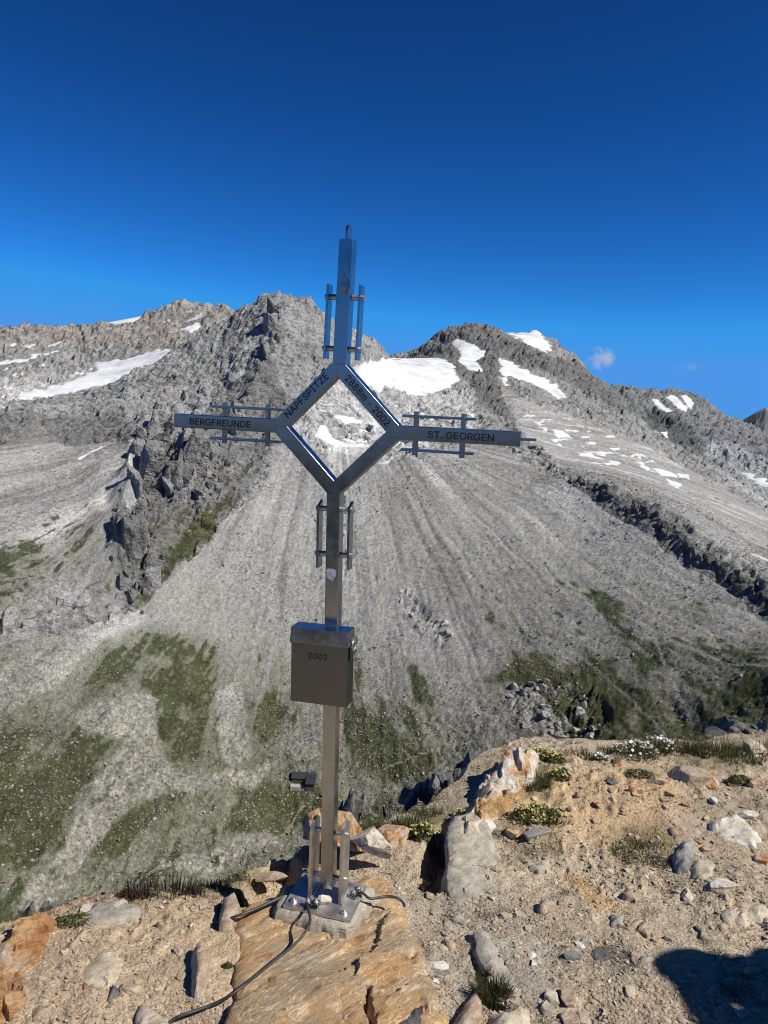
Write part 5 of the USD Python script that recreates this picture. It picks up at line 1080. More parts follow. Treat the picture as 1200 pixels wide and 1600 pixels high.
M_STICKER = mat('torn_sticker', {"g": ("geometry", {}), "n": ("noise_texture", {"scale": 55.0, "detail": 4.0}), "r": ("rgb_ramp", {"ramp": [(0.35, (0.32, 0.33, 0.36)), (0.6, (0.62, 0.63, 0.66))]}), "p": ("principled_bsdf", {"roughness": 0.6})}, [("g.position", "n.vector"), ("n.fac", "r.fac"), ("r.color", "p.base_color")])

def tf(v, M): return np.asarray(v) @ M[:3, :3].T + M[:3, 3]
def man(m):
    q = m.to_mesh(); return np.array(q.vert_properties[:, :3], float), np.array(q.tri_verts)
def rrect(w, h, r=0.003, seg=3):
    r = min(r, w * 0.45, h * 0.45)
    return m3.CrossSection.square((w - 2 * r, h - 2 * r), True).offset(r, m3.JoinType.Round, circular_segments=seg * 4)
def bar_z(x, y, w, d, z0, z1, r=0.003):
    """A bar along z, w wide (x) and d deep (y), centred on x, y."""
    return m3.Manifold.extrude(rrect(w, d, r), z1 - z0).translate((x, y, z0))
def bar_x(z, y, h, d, x0, x1, r=0.003):
    return m3.Manifold.extrude(rrect(h, d, r), x1 - x0).rotate((0, 90, 0)).translate((x0, y, z))
def rod_x(z, y, rad, x0, x1):
    return m3.Manifold.cylinder(x1 - x0, rad, rad, 20).rotate((0, 90, 0)).translate((x0, y, z))
def rod_z(x, y, rad, z0, z1):
    return m3.Manifold.cylinder(z1 - z0, rad, rad, 20).translate((x, y, z0))

cross = thing('summit_cross', matrix=cross_m, label='tall stainless steel summit cross with a diamond ring at its crossing', cat='summit cross')
def part(name, m, M, mt=None, parent=None, label=None, smooth=30):
    v, f = man(m) if isinstance(m, m3.Manifold) else m
    p = obj(name, (tf(v, M), f), mt or M_STEEL, parent or cross, smooth=smooth)
    if label: tag(p, label)
    return p
W = 0.05; H = W / 2; YC = H
gapd = 0.2277
part('post', bar_z(0, YC, W, W, -1.8588, ZA - gapd + 0.004), ML, label='lower steel post')
up = part('post', bar_z(0, YC, W, W, ZA + gapd - 0.004, 0.535), MT, label='upper steel post')
# tongues at the ends
tg = m3.Manifold.extrude(m3.CrossSection.square((0.044, 0.03), True) + m3.CrossSection.circle(0.022, 24).translate((0, 0.015)), 0.009)  # xy -> then stood up across the post
tg = tg.rotate((90, 0, 90)).translate((-0.0045, YC, 0.535 + 0.013))
part('tongue', tg, MT, parent=None, label='rounded flat tongue on top of the post')
# diamond
r_in, r_out = 0.182, 0.2527
def dia_bar(q, e):
    cx, cz = math.cos(q), math.sin(q)
    b = m3.Manifold.extrude(rrect(W, W, 0.003), 0.5).translate((0, 0, -0.25))            # along z
    nd = math.atan2(cz, cx)
    b = b.rotate((0, -math.degrees(nd), 0))                                             # x axis of the section to the outward normal
    mid = (r_in + r_out) / 2 / math.sqrt(2)
    b = b.translate((cx * mid, YC, ZA + cz * mid))
    sx, sz = np.sign(cx), np.sign(cz)
    b = b.trim_by_plane((sx, 0, 0), 0.0003 + e).trim_by_plane((0, 0, sz), (ZA * sz) + 0.0003 + e)
    b = b.trim_by_plane((-sx, 0, 0), -gapd + 0.001).trim_by_plane((0, 0, -sz), -(ZA * sz + gapd) + 0.001)
    return b
bars = {}
for nm, q in (("upper left", 3 * math.pi / 4), ("upper right", math.pi / 4), ("lower left", -3 * math.pi / 4), ("lower right", -math.pi / 4)):
    bars[nm] = part('diamond_bar', dia_bar(q, 0), MA, label=nm + ' bar of the diamond')
arm_l = part('arm', bar_x(ZA, YC, W, W, -0.632, -gapd + 0.002), MA, label='left arm')
arm_r = part('arm', bar_x(ZA, YC, W, W, gapd - 0.002, 0.6426), MA, label='right arm')
tr = m3.Manifold.extrude(m3.CrossSection.square((0.03, 0.044), True) + m3.CrossSection.circle(0.022, 24).translate((0.015, 0)), 0.009).translate((0.6426 + 0.014, YC, ZA - 0.0045))
part('tongue', tr, MA, label='flat tongue at the end of the right arm')
# side bars and the rods that hold them
for M, vert, lo, hi, rods, c in ((MT, True, 0.134, 0.386, (0.345, 0.170), 0), (ML, True, -0.610, -0.349, (-0.394, -0.560), 0), (MA, False, -0.489, -0.210, (-0.438, -0.267), ZA), (MA, False, 0.237, 0.489, (0.283, 0.447), ZA)):
    for s in (-1, 1):
        if vert:
            b = bar_z(s * 0.058, YC, 0.009, 0.044, lo, hi, 0.0015).trim_by_plane((0, 0.45, -1), -hi + 0.003)
        else:
            b = bar_x(c + s * 0.058, YC, 0.009, 0.044, lo, hi, 0.0015)
        part('side_bar', b, M)
    for t in rods:
        rr = [rod_x(t, YC, 0.010, s0, s1) for s0, s1 in ((-0.071, -H - 0.0005), (H + 0.0005, 0.071))] if vert else [rod_z(t, YC, 0.010, c + s0, c + s1) for s0, s1 in ((-0.075, -H - 0.0005), (H + 0.0005, 0.075))]
        for q in rr: part('rod', q, M, M_STEEL2 if vert else M_STEEL)
# lettering, cut flat into the fronts
def letters(text, height, M, x, z, ang=0.0, parent=None, width=None, mt=None, y=0.0):
    t = meshkit.text_mesh(text, height, 0.0016, bold=True)
    v = np.array(t.vertices); w = np.ptp(v[:, 0])
    if width: v[:, 0] *= width / w
    v[:, 0] -= (v[:, 0].min() + v[:, 0].max()) / 2; v[:, 1] -= height / 2
    c, s = math.cos(ang), math.sin(ang)
    q = np.column_stack([x + v[:, 0] * c - v[:, 1] * s, y - v[:, 2] + 0.0006, z + v[:, 0] * s + v[:, 1] * c])
    return obj('lettering', (tf(q, M), np.array(t.faces)), mt or M_INK, parent, smooth=False)
mid = (r_in + r_out) / 4
letters("BERGFREUNDE", 0.0225, MA, -0.445, ZA, 0, arm_l, 0.245)
letters("ST. GEORGEN", 0.0225, MA, 0.443, ZA, 0, arm_r, 0.226)
letters("NAPFSPITZE", 0.0235, MA, -mid - 0.004, ZA + mid + 0.004, math.radians(45), bars["upper left"], 0.212)
letters("2888m - 2002", 0.0235, MA, mid + 0.004, ZA + mid - 0.004, math.radians(-45), bars["upper right"], 0.222)
# bent tab and torn sticker on the post
tabp = m3.Manifold.extrude(m3.CrossSection([[(-0.012, 0.0), (0.020, -0.016), (0.023, 0.004), (-0.002, 0.034)]]), 0.0015).rotate((90, 0, 0)).rotate((-6, 0, 14)).translate((0.002, -0.006, 0.390))
part('bent_tab', tabp, MT, M_STEEL)
part('bent_tab', m3.Manifold.extrude(m3.CrossSection([[(-0.022, -0.008), (0.008, -0.014), (0.012, 0.010), (-0.014, 0.012)]]), 0.0012).rotate((90, 0, 0)).rotate((6, 0, -8)).translate((0.002, -0.0025, 0.366)), MT, M_STEEL)
_r = np.random.default_rng(4); _a = np.sort(_r.uniform(0, 2 * np.pi, 17)); _s = 1 + _r.uniform(-.2, .12, 17)
part('sticker', m3.Manifold.extrude(m3.CrossSection([[(0.018 * s * math.cos(a), 0.026 * s * math.sin(a)) for a, s in zip(_a, _s)]]), 0.0006).rotate((90, 0, 0)).translate((-0.003, -0.0002, -0.628)), ML, M_STICKER)
# foot: two upright flats, two pins through the post, the plate with its bolts
ZP = 1.5 * 0 - 0.2
I4 = np.eye(4)
part('base_plate', m3.Manifold.extrude(rrect(0.268, 0.216, 0.004), 0.010).translate((-0.007, 0.018, ZP - 0.010)), I4, M_STEEL2)
for s, yo in ((-1, 0.022), (1, 0.026)):
    prof = m3.CrossSection.square((0.092, 0.27), True).translate((0, 0.135)) + m3.CrossSection.circle(0.046, 36).scale((1, 0.95)).translate((0, 0.27))
    u = m3.Manifold.extrude(prof, 0.010).rotate((90, 0, 90)).translate((s * 0.0605 - 0.005, yo, ZP + 0.0003))
    part('bracket', u, I4, M_STEEL2)
    weld = bar_x(0, 0, 0.008, 0.008, 0, 0.094, 0.004).rotate((0, 0, 90)).translate((s * 0.0605 + 0.008, yo - 0.047, ZP + 0.002))
    part('weld', weld, I4, M_STEEL2)
for zz in (0.062, -0.122):
    for s0, s1 in ((-0.078, -0.0275), (0.0235, 0.076)):
        part('pin', rod_x(zz, YC, 0.0095, s0, s1), I4, M_STEEL2)
for x, y in ((-0.112, -0.055), (0.092, -0.062), (0.105, 0.095), (-0.115, 0.095)):
    part('bolt', m3.Manifold.cylinder(0.010, 0.012, 0.012, 6).translate((x, y, ZP)) + m3.Manifold.cylinder(0.018, 0.006, 0.0055, 16).translate((x, y, ZP)) + m3.Manifold.cylinder(0.002, 0.016, 0.016, 24).translate((x, y, ZP)), I4, M_STEEL2)
for x, y, a in ((-0.035, -0.062, 10), (0.105, 0.052, 70)):
    b = (m3.Manifold.extrude(rrect(0.052, 0.026, 0.004), 0.010) + m3.Manifold.extrude(rrect(0.050, 0.020, 0.004), 0.006).translate((0, 0, 0.012))).rotate((0, 0, a)).translate((x, y, ZP + 0.0005))
    cl = part('cable_clamp', b, I4, M_BOXSTEEL)
    for k in (-1, 1):
        c, s = math.cos(math.radians(a)), math.sin(math.radians(a))
        part('bolt', (m3.Manifold.cylinder(0.010, 0.009, 0.009, 6) + m3.Manifold.cylinder(0.016, 0.0045, 0.0045, 12)).translate((x + k * 0.015 * c, y + k * 0.015 * s, ZP + 0.017)), I4, M_STEEL2, parent=cl)

# the log box
box = thing('summit_book_box', matrix=cross_m, label='dark steel summit book box with a lid and the year 2002, bolted to the post', cat='metal box')
bx0, bx1, by0, by1 = -0.1235, 0.0900, -0.0775, -0.0015
def hollow(x0, x1, y0, y1, z0, z1, r=0.004):
    return m3.Manifold.extrude(rrect(x1 - x0, y1 - y0, r), z1 - z0).translate(((x0 + x1) / 2, (y0 + y1) / 2, z0))
bd = part('body', hollow(bx0, bx1, by0, by1, -1.0913, -0.8420), ML, M_BOXSTEEL, box)
lid = m3.Manifold.batch_hull([hollow(bx0 - 0.004, bx1 + 0.004, by0 - 0.0055, by1 + 0.0005, -0.8676, -0.8660, 0.004), hollow(bx0 - 0.0015, bx1 + 0.0015, by0 - 0.001, by1 + 0.0005, -0.8165, -0.8155, 0.004)])
part('lid', lid - hollow(bx0 - 0.0004, bx1 + 0.0004, by0 - 0.0008, by1 - 0.0004, -0.90, -0.8405), ML, M_STEEL, box)
letters("2002", 0.021, ML, -0.022, -0.9135, 0, bd, 0.072, y=by0)
ring = trimesh.creation.torus(0.019, 0.0022, 28, 8); v = np.array(ring.vertices)[:, [2, 0, 1]]
part('latch_ring', (v + [bx1 + 0.013, -0.045, -0.868], np.array(ring.faces)), ML, M_STEEL2, box)
lt = part('latch', hollow(bx1 + 0.0003, bx1 + 0.007, -0.058, -0.032, -0.925, -0.872, 0.002), ML, M_BOXSTEEL, box)
part('catch', hollow(bx1 + 0.0035, bx1 + 0.014, -0.054, -0.036, -0.856, -0.844, 0.002), ML, M_STEEL2, box)
v = np.array(ring.vertices)[:, [2, 0, 1]] * 0.8
part('latch_ring', (v + [bx0 - 0.009, -0.045, -0.868], np.array(ring.faces)), ML, M_STEEL2, box)

# concrete pad under the plate
pad = [tuple((cross_m @ [x, y, 0, 1])[:2]) for x, y in ((-0.180, -0.075), (-0.160, -0.118), (-0.06, -0.108), (0.05, -0.116), (0.125, -0.124), (0.148, -0.08), (0.146, 0.05), (0.150, 0.14), (0.0, 0.150), (-0.13, 0.14), (-0.185, 0.05))]
outline_rock('concrete_pad', pad, lambda x, y: np.full(np.shape(x), -0.2125), -0.30, M_CONCRETE, 'rough pale concrete pad under the base plate of the cross', 61, bevel=0.010, bw=0.02, amp=0.004, wl=0.05, res=0.0065, cat='concrete pad', flare=0.28)
_p = np.array([BASE[0], BASE[1], 0]) + 0.000 * EX - 0.030 * EY
rock_at('small_stone', (_p[0], _p[1], ZP + 0.017), (0.062, 0.040, 0.036), M_WHITE, 71, 'little white stone lying on the base plate under the post', rot=(0, 0, -0.3))

# cables
def cable(pts, rad, label, sides=10):
    P = np.array(pts, float)
    t = np.linspace(0, 1, len(P)); tt = np.linspace(0, 1, 90)
    from scipy.interpolate import CubicSpline
    Q = CubicSpline(t, P)(tt)
    T = np.gradient(Q, axis=0); T /= np.linalg.norm(T, axis=1, keepdims=True)
    a = np.cross(T, [0, 0, 1.0]); a /= np.linalg.norm(a, axis=1, keepdims=True); b = np.cross(T, a)
    ang = np.arange(sides) * 2 * np.pi / sides
    rad = np.broadcast_to(rad, (len(Q),))
    V = (Q[:, None] + rad[:, None, None] * (np.cos(ang)[None, :, None] * a[:, None] + np.sin(ang)[None, :, None] * b[:, None])).reshape(-1, 3)
    i, j = np.meshgrid(np.arange(len(Q) - 1), np.arange(sides), indexing='ij'); q0 = (i * sides + j).ravel(); q1 = (i * sides + (j + 1) % sides).ravel()
    F = np.vstack([np.stack([q0, q1, q1 + sides], 1), np.stack([q0, q1 + sides, q0 + sides], 1)])
    n0 = len(V); V = np.vstack([V, Q[:1], Q[-1:]]); k = np.arange(sides); k1 = (k + 1) % sides
    F = np.vstack([F, np.stack([k1, k, np.full(sides, n0)], 1), np.stack([(len(Q) - 1) * sides + k, (len(Q) - 1) * sides + k1, np.full(sides, n0 + 1)], 1)])
    return tag(obj('cable', (V, F), M_CABLE, smooth=50), label, 'cable')
def on_slab(px, py, lift):
    p = gp(px, py, lift); return tuple(p)
cl_ = lambda x, y, z: tuple((cross_m @ [x, y, z, 1])[:3])
cable([cl_(-0.033, -0.070, ZP + 0.014), cl_(-0.036, -0.10, ZP + 0.016), on_slab(484, 1441, 0.075), on_slab(468, 1468, 0.052), on_slab(440, 1492, 0.045), on_slab(404, 1521, 0.044), on_slab(370, 1548, 0.045), on_slab(338, 1567, 0.018), on_slab(300, 1581, 0.012), on_slab(276, 1590, 0.008), on_slab(258, 1604, -0.006)], 0.0050, 'black cable running from the cross foot down to the left over the slab')
cable([cl_(0.105, 0.055, ZP + 0.012), cl_(0.14, 0.05, ZP + 0.014), on_slab(580, 1404, 0.058), on_slab(600, 1401, 0.05), on_slab(618, 1402, 0.046), on_slab(628, 1408, 0.030), on_slab(632, 1416, -0.008)], 0.0050, 'short black cable running from the cross foot to the right')
cable([on_slab(462, 1395, 0.0), on_slab(445, 1400, 0.045), on_slab(420, 1411, 0.048), on_slab(395, 1422, 0.050), on_slab(365, 1433, 0.045), on_slab(345, 1440, 0.018), on_slab(330, 1444, 0.003)], np.linspace(0.0075, 0.004, 90), 'thick black cable stub pointing left from behind the cross foot')

# ------------------------------------------------------------------ plants
def leaf_mat(name, c1, c2, trans=0.25):
    return mat(name, {"o": ("geometry", {}), "r": ("rgb_ramp", {"ramp": [(0.0, c1), (1.0, c2)]}), "d": ("principled_bsdf", {"roughness": 0.7, "specular_ior_level": 0.2}), "t": ("translucent_bsdf", {}), "m": ("mix_closure", {"fac": trans})},
               [("o.random_per_island", "r.fac"), ("r.color", "d.base_color"), ("r.color", "t.color"), ("d.BSDF", "m.closure1"), ("t.BSDF", "m.closure2")], surface="m.closure")
M_GRASS = leaf_mat('grass_blades', (0.08, 0.083, 0.03), (0.27, 0.225, 0.115))
M_DRY = leaf_mat('dry_blades', (0.14, 0.105, 0.05), (0.30, 0.23, 0.12))
M_STALK = leaf_mat('dark_stalks', (0.035, 0.03, 0.025), (0.10, 0.085, 0.06), 0.1)
M_CUSH = leaf_mat('cushion_leaves', (0.10, 0.105, 0.035), (0.25, 0.225, 0.08))
M_YELLOW = leaf_mat('pale_yellow_petals', (0.50, 0.46, 0.17), (0.68, 0.62, 0.32))
M_PETAL = leaf_mat('white_petals', (0.70, 0.69, 0.64), (0.82, 0.81, 0.76))
M_RED = leaf_mat('reddish_leaves', (0.10, 0.03, 0.02), (0.24, 0.10, 0.05))

def blades(r, n, rad, hmin, hmax, wid, lean=0.6, seg=3, ell=1.0):
    """n grass blades rooted within rad: thin curved strips."""
    a, d = r.uniform(0, 2 * np.pi, n), rad * np.sqrt(r.random(n))
    x0, y0 = d * np.cos(a), d * np.sin(a) * ell
    h = r.uniform(hmin, hmax, n) * (1 - 0.4 * d / max(rad, 1e-6)); da = a + r.normal(0, 0.9, n); ln = lean * r.uniform(0.1, 1, n)
    side = r.uniform(0, np.pi, n)
    V, F = [], []
    for s in range(seg + 1):
        t = s / seg
        cx, cy, cz = x0 + np.cos(da) * ln * h * t * t, y0 + np.sin(da) * ln * h * t * t, h * t * (1 - 0.3 * ln * t) - 0.006
        w = wid * (1 - t) ** 0.7 / 2 + 0.0002
        V += [np.stack([cx - np.cos(side) * w, cy - np.sin(side) * w, cz], 1), np.stack([cx + np.cos(side) * w, cy + np.sin(side) * w, cz], 1)]
    V = np.stack(V, 1); k = V.shape[1]; base = (np.arange(n) * k)[:, None]
    for s in range(seg):
        q = 2 * s
        F += [np.stack([base[:, 0] + q, base[:, 0] + q + 1, base[:, 0] + q + 3], 1), np.stack([base[:, 0] + q, base[:, 0] + q + 3, base[:, 0] + q + 2], 1)]
    return V.reshape(-1, 3), np.vstack(F)

def discs(r, P, size, sides=5, up=0.8):
    """Small upturned petals or leaflets at the points P."""
    n = len(P); nrm = r.normal(size=(n, 3)); nrm[:, 2] = np.abs(nrm[:, 2]) + up; nrm /= np.linalg.norm(nrm, axis=1, keepdims=True)
    a = np.cross(nrm, r.normal(size=(n, 3))); a /= np.linalg.norm(a, axis=1, keepdims=True); b = np.cross(nrm, a)
    s = size * r.uniform(0.6, 1.2, n)
    ang = np.arange(sides) * 2 * np.pi / sides
    ring = P[:, None] + s[:, None, None] * (np.cos(ang)[None, :, None] * a[:, None] + np.sin(ang)[None, :, None] * b[:, None]) + (0.25 * s)[:, None, None] * nrm[:, None]
    V = np.concatenate([P[:, None], ring], 1); k = sides + 1; base = (np.arange(n) * k)[:, None]; j = np.arange(sides)
    F = np.stack([np.broadcast_to(base, (n, sides)), base + 1 + j, base + 1 + (j + 1) % sides], -1).reshape(-1, 3)
    return V.reshape(-1, 3), F

def tuft(name, px, py, w, h, label, seed, kind='grass', n=260, ell=0.6, mtl=None, flowers=None, nfl=60, fsize=0.006):
    p = gpt(px, py); r = np.random.default_rng(seed); rad = px_size(w, p) / 2; hh = px_size(h, p)
    if kind == 'grass':
        v, f = blades(r, n, rad, hh * 0.35, hh * 1.05, 0.0035, 0.7, 3, ell)
    elif kind == 'stalk':
        v, f = blades(r, n, rad, hh * 0.5, hh * 1.1, 0.004, 0.25, 3, ell)
    else:
        q = r.normal(size=(n * 3, 3)); q /= np.linalg.norm(q, axis=1, keepdims=True); q[:, 2] = np.abs(q[:, 2])
        P = q * np.array([rad, rad * ell, hh * 0.55]) * (0.8 + 0.35 * r.random((len(q), 1))) * (0.8 + 0.4 * noise(q * 2.5 + seed, 7))[:, None]
        v, f = discs(r, P, 0.0055, 4, 0.3)
        v2, f2 = blades(r, n // 2, rad * 0.9, hh * 0.3, hh * 0.8, 0.0035, 0.6, 2, ell); f = np.vstack([f, f2 + len(v)]); v = np.vstack([v, v2])
    # let the roots follow the ground
    gx, gy = v[:, 0] + p[0], v[:, 1] + p[1]
    v = v + np.column_stack([0 * gx, 0 * gx, np.clip(ground_z(gx, gy, False) - ground_z(p[0:1], p[1:2], False)[0], -0.08, 0.08)])
    t = thing(name, p, label=label, cat={'grass': 'grass tuft', 'stalk': 'dry plant'}.get(kind, 'flower cushion' if flowers else 'alpine plant'))
    fo = usdkit.mesh(stage, f'{t.GetPath()}/foliage' if kind != 'stalk' else f'{t.GetPath()}/stalks', (v, f), mtl or {'grass': M_GRASS, 'stalk': M_STALK}.get(kind, M_CUSH), smooth=False)
    tag(fo, kind='stuff')
    if flowers:
        a, d = r.uniform(0, 2 * np.pi, nfl), np.sqrt(r.random(nfl)) * rad
        lo = hh * (0.55 if kind == 'cushion' else 0.6) * np.sqrt(np.clip(1 - 0.75 * (d / rad) ** 2, 0, 1)) * r.uniform(0.85, 1.3, nfl)
        P = np.stack([d * np.cos(a), d * np.sin(a) * ell, lo + 0.004], 1)
        v, f = discs(r, P, fsize, 6, 0.9)
        tag(usdkit.mesh(stage, f'{t.GetPath()}/flowers', (v, f), flowers, smooth=False), kind='stuff')
    return t
TUFTS = [
    ('dry_plant', 262, 1396, 110, 42, 'dark dry stalks standing in the black shadow at the left edge', 'stalk', 170, dict(ell=0.35)),
    ('dry_plant', 222, 1396, 60, 30, 'sparse dark stalks left of the larger dry clump', 'stalk', 60, dict(ell=0.4)),
    ('grass_tuft', 286, 1392, 60, 22, 'dark green grass at the right of the dry stalks', 'grass', 200, {}),
    ('grass_tuft', 332, 1384, 56, 20, 'yellow green grass fringe on the edge left of the shadowed hollow', 'grass', 240, {}),
    ('grass_tuft', 372, 1370, 44, 20, 'dry grass beside the shadowed hollow', 'grass', 180, dict(mtl=None)),
    ('alpine_plant', 205, 1402, 40, 14, 'reddish leaved plant behind the pale flat slab', 'cushion', 120, dict(mtl='red')),
    ('alpine_plant', 118, 1441, 50, 12, 'low yellow green plant right of the rust rock', 'cushion', 130, {}),
    ('grass_tuft', 768, 1572, 52, 46, 'green grass tuft under the low grey rock at the bottom', 'grass', 420, {}),
    ('grass_tuft', 757, 1530, 22, 24, 'small grass sprig in the crack left of the low grey rock', 'grass', 90, {}),
    ('flower_cushion', 838, 1280, 72, 26, 'yellow green flower cushion in the middle above the flat grey stone', 'cushion', 330, dict(flowers='y', nfl=120)),
    ('grass_tuft', 868, 1286, 46, 18, 'darker grass on the right of the yellow flower cushion', 'grass', 200, {}),
    ('grass_tuft', 833, 1228, 54, 34, 'rounded grass tuft between the quartz outcrop and the gravel', 'grass', 360, {}),
    ('flower_cushion', 842, 1184, 42, 22, 'pale yellow flowers on the skyline right of the quartz outcrop', 'cushion', 200, dict(flowers='y', nfl=110)),
    ('flower_cushion', 866, 1190, 30, 22, 'second clump of pale yellow flowers on the skyline', 'cushion', 150, dict(flowers='y', nfl=70)),
    ('flower_cushion', 872, 1216, 34, 20, 'small yellow flower clump below the skyline clumps', 'cushion', 130, dict(flowers='y', nfl=50)),
    ('flower_cushion', 662, 1306, 46, 26, 'pale flower cushion on the lip of the shadowed hole', 'cushion', 220, dict(flowers='y', nfl=110)),
    ('flower_cushion', 738, 1276, 56, 12, 'flower cushion along the upper rim of the large grey boulder', 'cushion', 200, dict(flowers='y', nfl=90)),
    ('grass_tuft', 640, 1294, 64, 34, 'grass tuft behind the orange brown stone', 'grass', 380, {}),
    ('grass_tuft', 582, 1300, 40, 28, 'bright green grass behind the speckled stone', 'grass', 260, {}),
    ('grass_tuft', 672, 1272, 40, 20, 'small grass tuft under the broken dark crag', 'grass', 180, {}),
    ('flower_cushion', 992, 1184, 64, 36, 'white flower patch on the skyline right of the reddish block', 'cushion', 170, dict(flowers='w', nfl=62, fsize=0.009)),
    ('flower_cushion', 1020, 1176, 60, 36, 'wide clump of white flowers on the skyline', 'cushion', 150, dict(flowers='w', nfl=50, fsize=0.009)),
    ('flower_cushion', 938, 1188, 22, 14, 'tiny clump of white flowers left of the reddish block', 'cushion', 70, dict(flowers='w', nfl=34, fsize=0.008)),
    ('grass_tuft', 1062, 1174, 80, 38, 'dense grass on the skyline between white flowers', 'grass', 420, {}),
    ('grass_tuft', 1120, 1176, 70, 36, 'dark grass on the skyline before the shaded hollow', 'grass', 380, {}),
    ('grass_tuft', 1160, 1186, 60, 24, 'grass before the rocks at the right edge', 'grass', 240, {}),
    ('grass_tuft', 950, 1176, 40, 20, 'low grass on the skyline left of the white flowers', 'grass', 160, {}),
    ('alpine_plant', 1155, 1222, 30, 16, 'green cushion plant left of the orange stone by the right edge', 'cushion', 120, {}),
    ('alpine_plant', 1000, 1212, 40, 12, 'mossy green plant below the white flowers', 'cushion', 130, {}),
    ('grass_tuft', 1010, 1332, 100, 14, 'thin green grass patch in the middle of the right dirt', 'grass', 420, dict(ell=0.5)),
    ('grass_tuft', 985, 1320, 50, 12, 'upper left end of the thin green grass patch', 'grass', 160, dict(ell=0.5)),
    ('grass_tuft', 1045, 1348, 50, 14, 'lower right end of the thin green grass patch', 'grass', 170, dict(ell=0.5)),
    ('alpine_plant', 887, 1396, 20, 8, 'tiny green sprig in the dirt near the orange streak', 'grass', 40, {}),
    ('grass_tuft', 850, 1326, 60, 12, 'sparse grass below the flat grey stone', 'grass', 170, dict(mtl='dry')),
    ('grass_tuft', 770, 1306, 34, 16, 'small moss and grass beside the large grey boulder', 'grass', 140, {}),
    ('grass_tuft', 905, 1182, 50, 22, 'grass on the skyline right of the pale yellow flowers', 'grass', 200, {}),
    ('grass_tuft', 1010, 1172, 70, 30, 'grass standing behind the white flower patch', 'grass', 300, {}),
    ('grass_tuft', 1090, 1164, 70, 34, 'tall grass on the skyline left of the dark grass', 'grass', 320, {}),
    ('grass_tuft', 1190, 1172, 50, 24, 'grass at the very right edge of the skyline', 'grass', 200, {}),
    ('alpine_plant', 355, 1512, 14, 10, 'small green sprig at the left edge of the cross slab', 'cushion', 30, {}),
    ('alpine_plant', 374, 1408, 14, 26, 'little leafy plant in the cleft at the slab corner', 'cushion', 40, {}),
]
for i, (nm, px, py, w, h, lab, kind, n, kw) in enumerate(TUFTS):
    kw = dict(kw)
    if kw.get('flowers'): kw['flowers'] = {'y': M_YELLOW, 'w': M_PETAL}[kw['flowers']]
    if kw.get('mtl'): kw['mtl'] = {'red': M_RED, 'dry': M_DRY}[kw['mtl']]
    else: kw.pop('mtl', None)
    tuft(nm, px, py, w, h, lab, 900 + i, kind, n, **kw)
# dry grass scraps all over: nobody could count them
pr = np.random.default_rng(12)
protos_g = [(blades(pr, 26, 0.03, 0.006, 0.022, 0.0022, 0.9, 2), mt) for mt in (M_DRY, M_DRY, M_GRASS)]
N = 5200
qx, qy = pr.uniform(0, 1200, N), pr.uniform(1160, 1600, N)
dirs = (_F * F_PX + np.outer(qx - 600, _R) - np.outer(qy - 800, _U)); tt = (plane_z(0, 0) - EYE[2]) / (dirs[:, 2] + 0.085 * dirs[:, 1] - 0.045 * dirs[:, 0])
gx, gy = (dirs * tt[:, None])[:, 0], (dirs * tt[:, None])[:, 1]
keep = (poly_sd(EDGE, gx, gy) > -0.15) & (poly_sd(slab_poly, gx, gy) < 0.02) & (fbm(np.stack([gx / 0.25, gy / 0.25, gx * 0], -1), 3, 631) + 0.14 * sstep(1330, 1200, qy) + 0.22 * (poly_sd(EDGE, gx, gy) < 0.10) - 0.08 * (qx < 560) > 0.56)
gx, gy = gx[keep], gy[keep]
instancer('dry_grass', protos_g, np.stack([gx, gy, ground_z(gx, gy)], 1), pr.integers(0, 3, len(gx)), pr.uniform(0.6, 1.3, len(gx)), rand_quat(pr, len(gx), 0.2), 'wisps of dry and green grass between the stones', 'grass')

# ------------------------------------------------------------------ the mountain hut in the saddle below
M_ROOF = mat('dark_roof', {"p": ("principled_bsdf", {"base_color": (0.016, 0.018, 0.024), "roughness": 0.6})}, [])
M_WOOD = mat('brown_hut_wall', {"p": ("principled_bsdf", {"base_color": (0.075, 0.055, 0.04), "roughness": 0.8})}, [])
M_PANE = mat('hut_window', {"p": ("principled_bsdf", {"base_color": (0.02, 0.024, 0.03), "roughness": 0.15})}, [])
M_PAVE = mat('hut_terrace', {"g": ("geometry", {}), "n": ("noise_texture", {"scale": 0.4, "detail": 3.0}), "r": ("rgb_ramp", {"ramp": [(0.3, (0.2, 0.19, 0.17)), (0.7, (0.42, 0.40, 0.36))]}), "p": ("principled_bsdf", {"roughness": 0.9})}, [("g.position", "n.vector"), ("n.fac", "r.fac"), ("r.color", "p.base_color")])
def terrain_hit(px, py, d0=650, d1=1600):
    """Where the view through a photo pixel first meets the mountains' mesh."""
    d = px_dir(px, py); k = math.hypot(d[0], d[1])
    rr = np.arange(d0, d1, 1.0); P = EYE + np.outer(rr / k, d)
    from scipy.interpolate import RegularGridInterpolator
    z = _rgi(np.stack([rr, np.full(len(rr), math.atan2(d[0], d[1]))], 1))
    i = np.argmax(P[:, 2] < z)
    return np.array([P[i, 0], P[i, 1], z[i]])
from scipy.interpolate import RegularGridInterpolator
_rgi = RegularGridInterpolator((dd, az), TZ.reshape(len(dd), len(az)), bounds_error=False, fill_value=-2000.0)
hp = terrain_hit(474, 1226)
hut = thing('mountain_hut', hp, label='dark roofed mountain hut far below in the saddle left of the post', cat='mountain hut')
def hbox(x0, x1, y0, y1, z0, z1): return m3.Manifold.cube((x1 - x0, y1 - y0, z1 - z0)).translate((x0, y0, z0))
